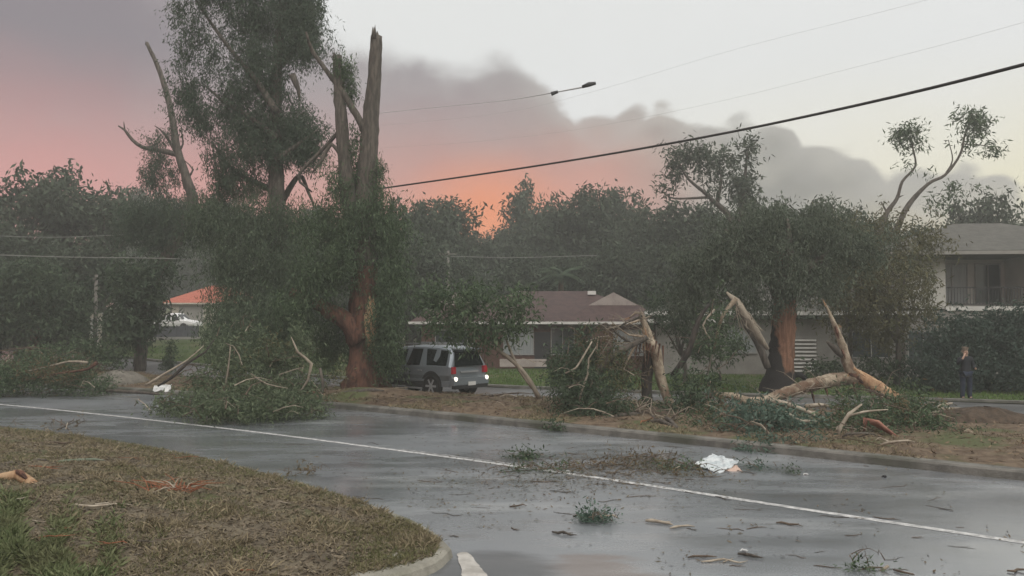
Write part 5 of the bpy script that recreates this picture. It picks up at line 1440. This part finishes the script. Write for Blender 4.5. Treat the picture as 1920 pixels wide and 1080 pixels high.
# the big fallen log
D7 = 27.0
b7 = P(1600, 760, D7); b7.z = gz(b7.x, b7.y)
t7 = thing('fallen_log', 'big pale fallen log forked like an arch with upright broken limb', 'fallen tree', b7)
mb = MB(); mb.tube(path([(1425, 756, 25.5), (1470, 738, 26), (1520, 722, 26.5), (1570, 711), (1608, 708)], D7), [.13, .17, .19, .20, .22], n=16, jag=.10, step=.12, seed=75)
local(mb.build('trunk', m_bark_pale, smooth=True), t7)
mb = MB(); mb.tube(path([(1600, 704), (1630, 718), (1660, 735), (1692, 752)], D7), [.22, .21, .18, .12], n=16, jag=.10, step=.12, seed=76)
local(tag(mb.build('trunk', m_orange_wood, smooth=True), 'orange stripped right half of the log'), t7)
mb = MB(); mb.tube(path([(1606, 712), (1590, 684), (1580, 650), (1566, 612), (1549, 572)], D7), [.2, .155, .125, .085, .025], n=14, jag=.10, step=.12, seed=77)
local(tag(mb.build('limb', m_bark_pale, smooth=True), 'upright broken limb'), t7)
mb = MB(); mb.tube(path([(1585, 668), (1570, 658), (1556, 645), (1550, 640)], D7), [.13, .11, .07, .03], n=7, jag=.1, seed=78); mb.tube(path([(1578, 640), (1576, 625), (1575, 614)], D7), [.07, .06, .05], n=6, seed=79)
local(mb.build('limb', m_bark_grey, smooth=True), t7)
for pp, dd, rr in (([(1592, 700), (1605, 706), (1618, 718)], D7 - .2, [.03, .08, .03]), ([(1478, 742), (1500, 732), (1525, 728)], 26.25, [.03, .06, .03])):
    mb = MB(); mb.tube(path(pp, dd), rr, n=7, jag=.15)
    local(tag(mb.build('bark_patch', m_bark_red, smooth=True), 'reddish torn bark patch'), t7)
mb = MB(); mb.tube(path([(1440, 752, 25.4), (1400, 752, 25.2), (1372, 742, 25.2), (1350, 740, 25.2)], 25.3), [.14, .12, .1, .07], n=9, jag=.08)
local(mb.build('limb', m_bark_pale, smooth=True), t7)
mb = MB(); frayed(mb, P(1549, 574, D7), (-.35, 0, 1), .035, .3, 5, 11); frayed(mb, P(1690, 751, D7), (.8, 0, -.5), .13, .5, 10, 12); frayed(mb, P(1600, 700, D7 - .1), (.6, 0, -.5), .2, .4, 8, 13); frayed(mb, P(1575, 614, D7), (0, 0, 1), .04, .15, 4, 14)
local(tag(mb.build('splinters', m_split), kind='stuff'), t7)
twiggy(t7, path([(1470, 745), (1500, 738), (1540, 730), (1440, 755), (1660, 745), (1690, 752)], D7 - 1), .9, 30, .016, m_bark_sap, 15, up=.1)
mb = MB()
for i, (x_, z_, l_) in enumerate(((1520, 728, .5), (1545, 722, .35), (1600, 716, .6), (1630, 726, .45), (1566, 612, .4), (1578, 655, .3))):
    a = P(x_, z_, D7 - .2); mb.tube([a, a + Vector((.04, -.08, -l_ * .5)), a + Vector((.1, -.05, -l_))], [.03, .045, .008], n=4, jag=.2)
local(tag(mb.build('bark_shreds', m_bark_red), kind='stuff'), t7)
tag(MB().tube(path([(1358, 746), (1340, 738), (1330, 722), (1330, 705)], 25.6), [.07, .09, .07, .03], n=8, jag=.06).build('curved_bough', m_bark_pale, smooth=True), 'short curved pale bough standing left of the fallen log', 'fallen branch')
tag(MB().tube([G(1372, 752, .25), G(1450, 760, .3), G(1535, 776, .3)], [.05, .07, .04], n=8, jag=.06).build('fallen_branch', m_twig_pale, smooth=True), 'thin pale branch lying under the left end of the log', 'fallen branch')
A_, B_, C_ = P(1622, 788, 19.3), P(1645, 792, 19.2), P(1705, 834, 18.6)
mb = MB(); mb.tube([P(1620, 808, 19.25), A_, B_, P(1672, 812, 19), C_], [.02, .085, .09, .05, .015], n=8, jag=.25)
tag(mb.build('bark_sheet', m_redbark_strip, smooth=True), 'curled red brown sheet of bark on olive crown at right', 'bark')
tag(MB().tube([P(1800, 815, 19.3), P(1815, 808, 19.3), P(1830, 818, 19.2)], [.03, .06, .04], n=7, jag=.1).build('wood_chunk', m_bark_pale, smooth=True), 'short pale broken chunk of wood on the right of the verge', 'wood')
for i, (a, b, lab) in enumerate([((1750, 768), (1900, 778), 'upper long pale branch lying on the right of service road'), ((1765, 778), (1925, 800), 'lower long pale branch lying near right picture edge'), ((1752, 776), (1785, 756), 'short pale branch tilted up at the person\'s feet'), ((1510, 762), (1570, 764), 'pale stick lying on the verge behind the forked stick')]):
    A_, B_ = G(*a, .2), G(*b, .2)
    mb = MB(); mb.tube([A_, (A_ + B_) / 2 + Vector((0, .15, .05)), B_], [.07, .06, .035], n=7, jag=.08)
    tag(mb.build('fallen_branch', m_twig_pale, smooth=True), lab, 'fallen branch')
A_ = path([(610, 748), (650, 738), (700, 732), (720, 733)], 28.6)
tag(MB().tube(A_, [.04, .09, .08, .03], n=8, jag=.1).build('fallen_branch', m_bark_grey, smooth=True), 'grey brown branch lying at the foot of the broken gum', 'fallen branch')
tag(MB().tube([G(190, 732, .2), G(250, 735, .2), G(300, 739, .2)], [.05, .06, .04], n=7, jag=.1).build('fallen_branch', m_bark_grey, smooth=True), 'grey branch along the kerb beside white plastic at left', 'fallen branch')
# dark tyre like ring by the charred trunk
p = P(1497, 712, 33.5)
mb = MB()
V = []; n1, n2 = 20, 8
for i in range(n1):
    a = 2 * math.pi * i / n1
    for k in range(n2):
        b = 2 * math.pi * k / n2
        V.append((p.x + (.26 + .1 * math.cos(b)) * math.cos(a), p.y + .1 * math.sin(b) + .0, gz(p.x, p.y) + .34 + (.26 + .1 * math.cos(b)) * math.sin(a)))
mb.add(V, [(i * n2 + k, ((i + 1) % n1) * n2 + k, ((i + 1) % n1) * n2 + (k + 1) % n2, i * n2 + (k + 1) % n2) for i in range(n1) for k in range(n2)])
tag(mb.build('old_tyre', m_tyre, smooth=True), 'dark round tyre leaning right of the charred trunk', 'tyre')


# ------------------------------------------------------------------ litter on the road
def crumple(name, label, cat, corners, m, amp, seed, lift=.0, n=14):
    rr = np.random.default_rng(seed)
    c = [Vector(q) for q in corners]
    ph = rr.random((5, 3)) * 6
    top, bot = [], []
    for i in range(n):
        for j in range(n):
            u, v = i / (n - 1), j / (n - 1)
            p = c[0] * (1 - u) * (1 - v) + c[1] * u * (1 - v) + c[2] * u * v + c[3] * (1 - u) * v
            w = sum(abs(math.sin((3 + k) * u * 1.7 + (2 + k) * v * 2.1 + ph[k][0])) for k in range(4)) / 4 * amp + rr.normal() * amp * .12
            top.append((p.x + rr.normal() * .008, p.y + rr.normal() * .008, p.z + lift + w))
    V = top + [(a, b, z - .012) for a, b, z in top]
    k = n * n
    Fc = [(i * n + j, (i + 1) * n + j, (i + 1) * n + j + 1, i * n + j + 1) for i in range(n - 1) for j in range(n - 1)]
    Fc += [tuple(q + k for q in f[::-1]) for f in Fc]
    ring = [j for j in range(n)] + [i * n + n - 1 for i in range(1, n)] + [(n - 1) * n + j for j in range(n - 2, -1, -1)] + [i * n for i in range(n - 2, 0, -1)]
    Fc += [(ring[q], ring[(q + 1) % len(ring)], ring[(q + 1) % len(ring)] + k, ring[q] + k) for q in range(len(ring))]
    return tag(MB().add(V, Fc).build(name, m), label, cat)


m_sheet = mat('white_sheet', (.40, .45, .47), (.58, .61, .62), scale=5, rough=.6)
m_card = mat('pink_card', (.42, .30, .25), (.48, .36, .30), scale=6, rough=.8)
m_plastic = mat('white_plastic', (.40, .41, .41), (.58, .58, .57), scale=8, rough=.5)
crumple('white_sheet', 'crumpled white plastic sheet lying on the road debris', 'plastic sheet', [P(1302, 872, 16.4), P(1348, 892, 15.7), P(1386, 868, 16.3), P(1336, 854, 17.2)], m_sheet, .055, 5)
crumple('cardboard_piece', 'pinkish cardboard piece poking from under the white sheet', 'cardboard', [P(1352, 893, 15.75), P(1394, 892, 15.8), P(1382, 874, 16.2), P(1362, 880, 16.1)], m_card, .04, 6, n=8)
crumple('white_plastic', 'crumpled white plastic beside the large fallen crown at left', 'plastic sheet', [P(286, 738, 30.4), P(318, 738, 30.4), P(322, 726, 31), P(290, 728, 31)], m_plastic, .16, 8, n=9)


def stick(px0, py0, px1, py1, r, m, name, label, group=None, z=.0, bend=.03, fork=False):
    a, b = G(px0, py0, z + r), G(px1, py1, z + r)
    d = (b - a)
    s = Vector((-d.y, d.x, 0)).normalized() * d.length * rnd.uniform(-bend, bend) * 3
    w_ = lambda: Vector((rnd.gauss(0, .5) * -d.y, rnd.gauss(0, .5) * d.x, 0)) * .2 + Vector((0, 0, abs(rnd.gauss(0, .5)) * r))
    mb = MB(); mb.tube([a, a.lerp(b, .22) + s * .6 + w_(), a.lerp(b, .5) + s + w_(), a.lerp(b, .78) + s * .5 + w_(), b], [r * .55, r, r * .85, r * .7, r * .2], n=7, jag=.12, step=.06)
    if fork:
        f0 = a.lerp(b, .45) + s; mb.tube([f0, f0 + d * .3 + Vector((-d.y, d.x, 0)) * .25], [r * .6, r * .25], n=5)
    return tag(mb.build(name, m, smooth=True), label, 'stick', group)


stick(1210, 976, 1262, 984, .025, m_twig_pale, 'broken_stick', 'pale broken stick right of the upright sprig', fork=True)
stick(1256, 990, 1303, 987, .018, m_twig_pale, 'broken_stick', 'thin pale stick crossing the end of the pale broken stick')
stick(1290, 1045, 1345, 1044, .014, m_twig, 'broken_stick', 'dark straight twig with white flecks above at lower right', fork=True)
stick(1383, 1038, 1432, 1046, .020, m_bark_grey, 'broken_stick', 'thick grey stick at the right end of the lower twig group')
stick(1315, 1053, 1402, 1051, .014, m_twig_pale, 'broken_stick', 'long pale twig in the lower twig group', fork=True)
stick(1035, 997, 1082, 1003, .018, m_bark_grey, 'broken_stick', 'grey forked stick below the upright sprig', fork=True)
stick(1455, 980, 1506, 987, .015, m_twig, 'broken_stick', 'dark bent twig right of centre line end', fork=True)
stick(1675, 1068, 1715, 1078, .014, m_twig, 'broken_stick', 'dark curved twig at the bottom edge beside green branch')
stick(1888, 1070, 1930, 1068, .015, m_twig, 'broken_stick', 'dark twig at the lower right corner')
stick(955, 950, 988, 948, .014, m_twig, 'broken_stick', 'straight dark twig in the middle of the near lane')
stick(0, 870, 92, 864, .035, m_bark_grey, 'broken_stick', 'grey stick on the near verge at left edge', z=.33)
stick(105, 867, 196, 863, .035, m_stick_green, 'broken_stick', 'greenish straight stick on the near verge', z=.3)
stick(34, 833, 142, 829, .03, m_twig, 'broken_stick', 'dark stick along the near verge edge at left', z=.25)
stick(120, 944, 250, 947, .018, m_twig_pale, 'broken_stick', 'thin pale stick on the verge below the red twig bundle', z=.35, fork=True)
def twig_label(px, py):
    if py < 905 and px > 900: return 'small dark twig in the debris along the centre line', 'twigs along the centre line'
    if px < 900: return 'small dark twig on the road left of the debris', 'twigs on the left of the road'
    if px < 1230: return 'small dark twig on the near lane around the upright sprig', 'twigs around the upright sprig'
    return 'small dark twig on the near lane at lower right', 'twigs at lower right of the road'
for i in range(110):
    if i < 60: px, py = rnd.gauss(1120, 130), rnd.gauss(885, 22)
    else: px, py = rnd.uniform(560, 1800), rnd.uniform(830, 1070)
    g_ = G(px, py, .01)
    if g_.y > yat(FAR_KERB, g_.x) - .4 or (g_.x < -.2 and g_.y < yat(UP, g_.x) + .4): continue
    stick(px, py, px + rnd.uniform(10, 60) * rnd.choice((-1, 1)), py + rnd.uniform(-9, 9), rnd.uniform(.003, .008), rnd.choice((m_twig, m_twig, m_bark_grey)), 'twig', *twig_label(px, py), fork=rnd.random() < .6)

for i in range(34):
    px, py = rnd.uniform(10, 760), rnd.uniform(850, 1070)
    g_ = G(px, py, .3)
    if g_.y > yat(UP, g_.x) - .8 or g_.x > -1.4: continue
    stick(px, py, px + rnd.uniform(14, 70) * rnd.choice((-1, 1)), py + rnd.uniform(-7, 7), rnd.uniform(.004, .010), rnd.choice((m_twig, m_twig_pale, m_bark_grey, m_twig_red)), 'twig', 'small dead twig lying in the dry grass of the near verge', 'twigs in the grass of the near verge', z=near_h(np.array(g_.x), np.array(g_.y)).item() + .03, fork=rnd.random() < .5)
# orange broken wood, red twig bundle on the near verge
b = G(30, 905, .35)
ow = thing('broken_bough', 'orange broken bough end lying at left edge of near verge', 'fallen branch', b)
mb = MB(); mb.tube([P(-30, 905, 13.2), P(5, 896, 13.2), P(35, 890, 13.3), P(60, 908, 13.1), P(86, 926, 12.9)], [.06, .075, .085, .08, .03], n=10, jag=.07)
local(mb.build('bough', m_orange_wood, smooth=True), ow)
mb = MB(); mb.tube([P(28, 884, 13.3), P(40, 888, 13.2), P(50, 898, 13.1)], [.03, .05, .02], n=7, jag=.12); local(mb.build('bark_patch', m_bark_red), ow)
b = G(330, 925, .33)
tb = thing('twig_bundle', 'bundle of dead red brown twigs on the near verge', 'twigs', b)
for i in range(46):
    a = Vector((b.x + rnd.gauss(0, .12), b.y + rnd.gauss(0, .12), b.z + .02)); an = rnd.gauss(.3, .9); ln = rnd.uniform(.25, .6)
    e_ = a + Vector((math.cos(an) * ln * rnd.choice((-1, 1)), math.sin(an) * ln * .6, rnd.uniform(.02, .2)))
    mb = MB(); mb.tube([a, (a + e_) / 2 + Vector((0, 0, .05)), e_], [.009, .007, .003], n=4); local(mb.build('twig', m_twig_red if i % 4 else m_twig_pale), tb)
for px, py, m, lab in ((1511, 891, m_plastic, 'small white stone on the road right of dark leaf clump'), (1735, 880, m_plastic, 'flat white scrap in the gutter at right'), (1658, 895, m_trim, 'small dark lump on the right of the road'), (1228, 823, m_plastic, 'flat white scrap in the far gutter'), (1395, 1035, m_plastic, 'white scrap among the lower twig group'), (1065, 886, m_plastic, 'small white scrap on the centre line')):
    p = G(px, py, .0)
    mb = MB(); V = []
    r_ = .05
    mb.tube([(p.x - r_, p.y, .010), (p.x - r_ * .3, p.y + .03, .016), (p.x + r_ * .5, p.y - .01, .018), (p.x + r_, p.y + .02, .010)], [.006, .018, .020, .006], n=7, jag=.15, step=.03)
    tag(mb.build('road_scrap', m), lab, 'scrap')

GV = 'broken sticks strewn over the far verge'
for i in range(46):
    x = rnd.uniform(-9, 12); y0 = yat(FAR_KERB, x) + .5; y1 = yat(SERV_NEAR, x) - .4
    y = rnd.uniform(y0, y1); zz = .24
    an = rnd.gauss(0, .5); ln = rnd.uniform(.5, 1.7); r_ = rnd.uniform(.012, .035)
    a = Vector((x, y, zz)); e_ = a + Vector((math.cos(an) * ln, math.sin(an) * ln, rnd.uniform(-.02, .12)))
    w_ = lambda: Vector((rnd.gauss(0, .06), rnd.gauss(0, .06), abs(rnd.gauss(0, .05))))
    mb = MB(); mb.tube([a, a.lerp(e_, .3) + w_(), a.lerp(e_, .65) + w_(), e_], [r_ * .6, r_, r_ * .7, r_ * .2], n=6, jag=.1, step=.12)
    f0 = a.lerp(e_, .4); mb.tube([f0, f0 + Vector((rnd.gauss(0, .2), rnd.gauss(0, .2), .1)), f0 + Vector((rnd.gauss(0, .3), rnd.gauss(0, .3), .12))], [r_ * .5, r_ * .35, .003], n=5)
    tag(mb.build('verge_stick', rnd.choice((m_twig, m_bark_grey, m_twig_pale, m_twig_red)), smooth=True), 'broken stick on the brown verge before the silver car' if x < 1 else 'broken stick on the verge around the fallen boughs', 'stick', GV + (' at left' if x < 1 else ' at right'))

# fine litter, one object each place
l_litter = leafmat('litter_leaf', (.055, .042, .03), (.15, .115, .075), (.075, .08, .05), trans=.05)


def litter(name, pts, L, Wd, m, tilt=.25):
    p = np.array(pts); n = len(p)
    a = rng.random(n) * 6.28
    d = np.stack([np.cos(a), np.sin(a), rng.normal(size=n) * tilt], axis=1); d = unit(d)
    s = unit(np.cross(d, np.stack([rng.normal(size=n) * tilt, rng.normal(size=n) * tilt, np.ones(n)], axis=1)))
    l = (L * (.5 + rng.random((n, 1)))); w = Wd * (.5 + rng.random((n, 1)))
    p = p + np.array([0, 0, .012])
    Q = np.stack([p - d * l * .5, p + s * w * .5, p + d * l * .5, p - s * w * .5], axis=1)
    Q[:, :, 2] = np.maximum(Q[:, :, 2], p[:, None, 2] - .008)
    return tag(quads_obj(name, Q, m), kind='stuff')


pts = []
while len(pts) < 3000:
    r_ = rng.random()
    if r_ < .40: px, py = rng.normal(1140, 140), rng.normal(882, 17)
    elif r_ < .6: px, py = rng.normal(1010, 150), rng.normal(895, 40)
    else:
        px, py = rng.uniform(0, 1920), 745 + 335 * rng.random() ** .8
        if math.sin(px * .011 + py * .03) + math.sin(px * .027 - py * .05 + 1.0) + math.sin(px * .006 + py * .017) < .9: continue
    g_ = G(px, min(max(py, 745), 1085), .0)
    if g_.y > yat(FAR_KERB, g_.x) - .05 or (g_.x < -.2 and g_.y < yat(UP, g_.x) + .05): continue
    pts.append((g_.x, g_.y, .002))
# drift along the far kerb
for k in range(2600):
    i = rng.integers(0, len(FAR_KERB)); q = FAR_KERB[i]
    if not (-20 < q[0] < 12): continue
    pts.append((q[0] + rng.normal() * .3 - .2, q[1] - abs(rng.normal()) * .35 - .06, .002))
litter('road_litter', pts, .075, .022, l_litter, .2)
pts = []
while len(pts) < 9000:
    x = rng.uniform(-24, 16); y0 = yat(FAR_KERB, x) + .35; y1 = yat(SERV_NEAR, x) - .1
    y = y0 + (y1 - y0) * rng.random()
    pts.append((x, y, float(H(x, y)) + .17 + .05 * rng.random() + .08 * math.sin(math.pi * (y - y0) / (y1 - y0))))
l_litter2 = leafmat('verge_litter_leaf', (.075, .05, .034), (.20, .145, .095), (.12, .085, .055), trans=.05)
litter('verge_litter', pts, .16, .035, l_litter2, .4)


# grass on the near verge
def grass(name, pts, h, w, m, lean=.5, k=3):
    p = np.repeat(np.array(pts), k, axis=0); n = len(p)
    p = p + np.concatenate([rng.normal(size=(n, 2)) * .025, np.zeros((n, 1))], axis=1)
    d = unit(np.stack([rng.normal(size=n) * lean, rng.normal(size=n) * lean, np.ones(n)], axis=1))
    a = rng.random(n) * 6.28
    s = np.stack([np.cos(a), np.sin(a), 0 * a], axis=1)
    hh = h * (.4 + rng.random((n, 1))); ww = w * (.5 + rng.random((n, 1)))
    Q = np.stack([p - s * ww * .5, p + s * ww * .5, p + d * hh * .6 + s * ww * .3, p + d * hh + np.array([0, 0, -.15]) * hh], axis=1)
    return tag(quads_obj(name, Q, m), kind='stuff')


l_grass_dry = leafmat('grass_dry', (.16, .135, .085), (.30, .25, .165), (.20, .17, .11), trans=.15)
l_grass_green = leafmat('grass_green', (.10, .11, .05), (.19, .185, .095), (.17, .145, .08), trans=.2)
l_grass_lawn = leafmat('grass_lawn', (.065, .125, .028), (.115, .18, .05), (.095, .115, .045), trans=.15)
inside, green, mulch = [], [], []
hn = lambda x, y: float(near_h(np.array(x), np.array(y)))
while len(inside) < 26000:
    x = -rng.random() ** 1.3 * 15 - .9; y = rng.uniform(7.2, 22)
    if y > yat(UP, x) - .12 or y < yat(LO, x) + .3: continue
    if (x / y) < -.66: continue
    nz = math.sin(x * 2.1 + math.sin(y * 1.7) * 1.4) * math.sin(y * 2.6 + math.cos(x * 1.3)) + .35 * math.sin(x * 7 + y * 5)
    ed = min(yat(UP, x) - y, (-.9 - x) * .8)
    if x > -2 and y > yat(UP, x) - .3: continue
    z = hn(x, y) - .01
    if nz > .15 or ed < .7: (green if rng.random() < (.5 if ed < .9 else .35) else inside).append((x, y, z))
    elif rng.random() < (.12 if nz < -.45 else .5): inside.append((x, y, z))
    if rng.random() < .5: mulch.append((x, y, z + .01))
grass('dry_grass_tufts', [p for p in inside if math.sin(p[0] * 3.1 + 1.2 * math.sin(p[1] * 2.3)) * math.sin(p[1] * 3.7 - p[0]) > .62], .15, .012, l_grass_dry, .8, 2)
grass('dry_grass', inside, .065, .012, l_grass_dry, .9)
grass('green_grass', green, .075, .012, l_grass_green, .7)
l_mulch = leafmat('mulch_leaf', (.085, .065, .045), (.20, .165, .12), (.13, .105, .07), trans=.05)
litter('mulch', mulch, .08, .022, l_mulch, .4)
weed = []
while len(weed) < 3000:
    px, py = rng.uniform(-60, 260) * rng.random() ** .6, rng.uniform(930, 1090)
    if py < 945 + px * .35 + 60 * math.sin(px * .045 + 1) * math.sin(px * .017 + py * .03) + rng.normal() * 22: continue
    if math.sin(px * .06 + py * .02) + math.sin(py * .07 - px * .03) < -.35 + .5 * rng.random(): continue
    q = G(px, py, .33)
    weed.append((q.x, q.y, hn(q.x, q.y) - .01))
l_weed = leafmat('weed_leaf', (.085, .115, .048), (.19, .21, .11), (.13, .13, .07), trans=.2)
grass('weeds', weed, .15, .02, l_weed, .9, 4)
edge_w = []
for k in range(1300):
    px, py = rng.normal(780, 55), rng.normal(1040, 45)
    q = G(px, py, .16)
    if math.sin(px * .09 + py * .05) + math.sin(py * .11) < -.2: continue
    if q.x < -1.12 and yat(LO, q.x) + .3 < q.y < yat(UP, q.x) - .2: edge_w.append((q.x, q.y, hn(q.x, q.y) - .02))
grass('verge_weeds', edge_w, .10, .014, l_grass_green, .7, 4)
fv = []
while len(fv) < 9000:
    x = rng.uniform(-22, 15); y0 = yat(FAR_KERB, x) + .34; y1 = yat(SERV_NEAR, x) - .2
    t_ = rng.random() ** 1.2
    if math.sin(x * 1.9 + math.cos(t_ * 9)) + .6 * math.sin(x * 5.1 + t_ * 14) < (-.2 if x > 5 else .25): continue
    y = y0 + (y1 - y0) * t_
    fv.append((x, y, float(H(x, y)) + .16 + .09 * math.sin(math.pi * t_)))
grass('far_verge_grass', fv, .10, .022, l_grass_dry, .8, 3)
lw = []
while len(lw) < 34000:
    x = rng.uniform(-26, 22); y = yat(SERV_FAR, x) + .3 + rng.random() ** 1.3 * (24 if x < -8 else 13)
    lw.append((x, y, float(H(x, y)) + .03))
grass('lawn_grass', lw, .13, .035, l_grass_lawn, .5, 2)
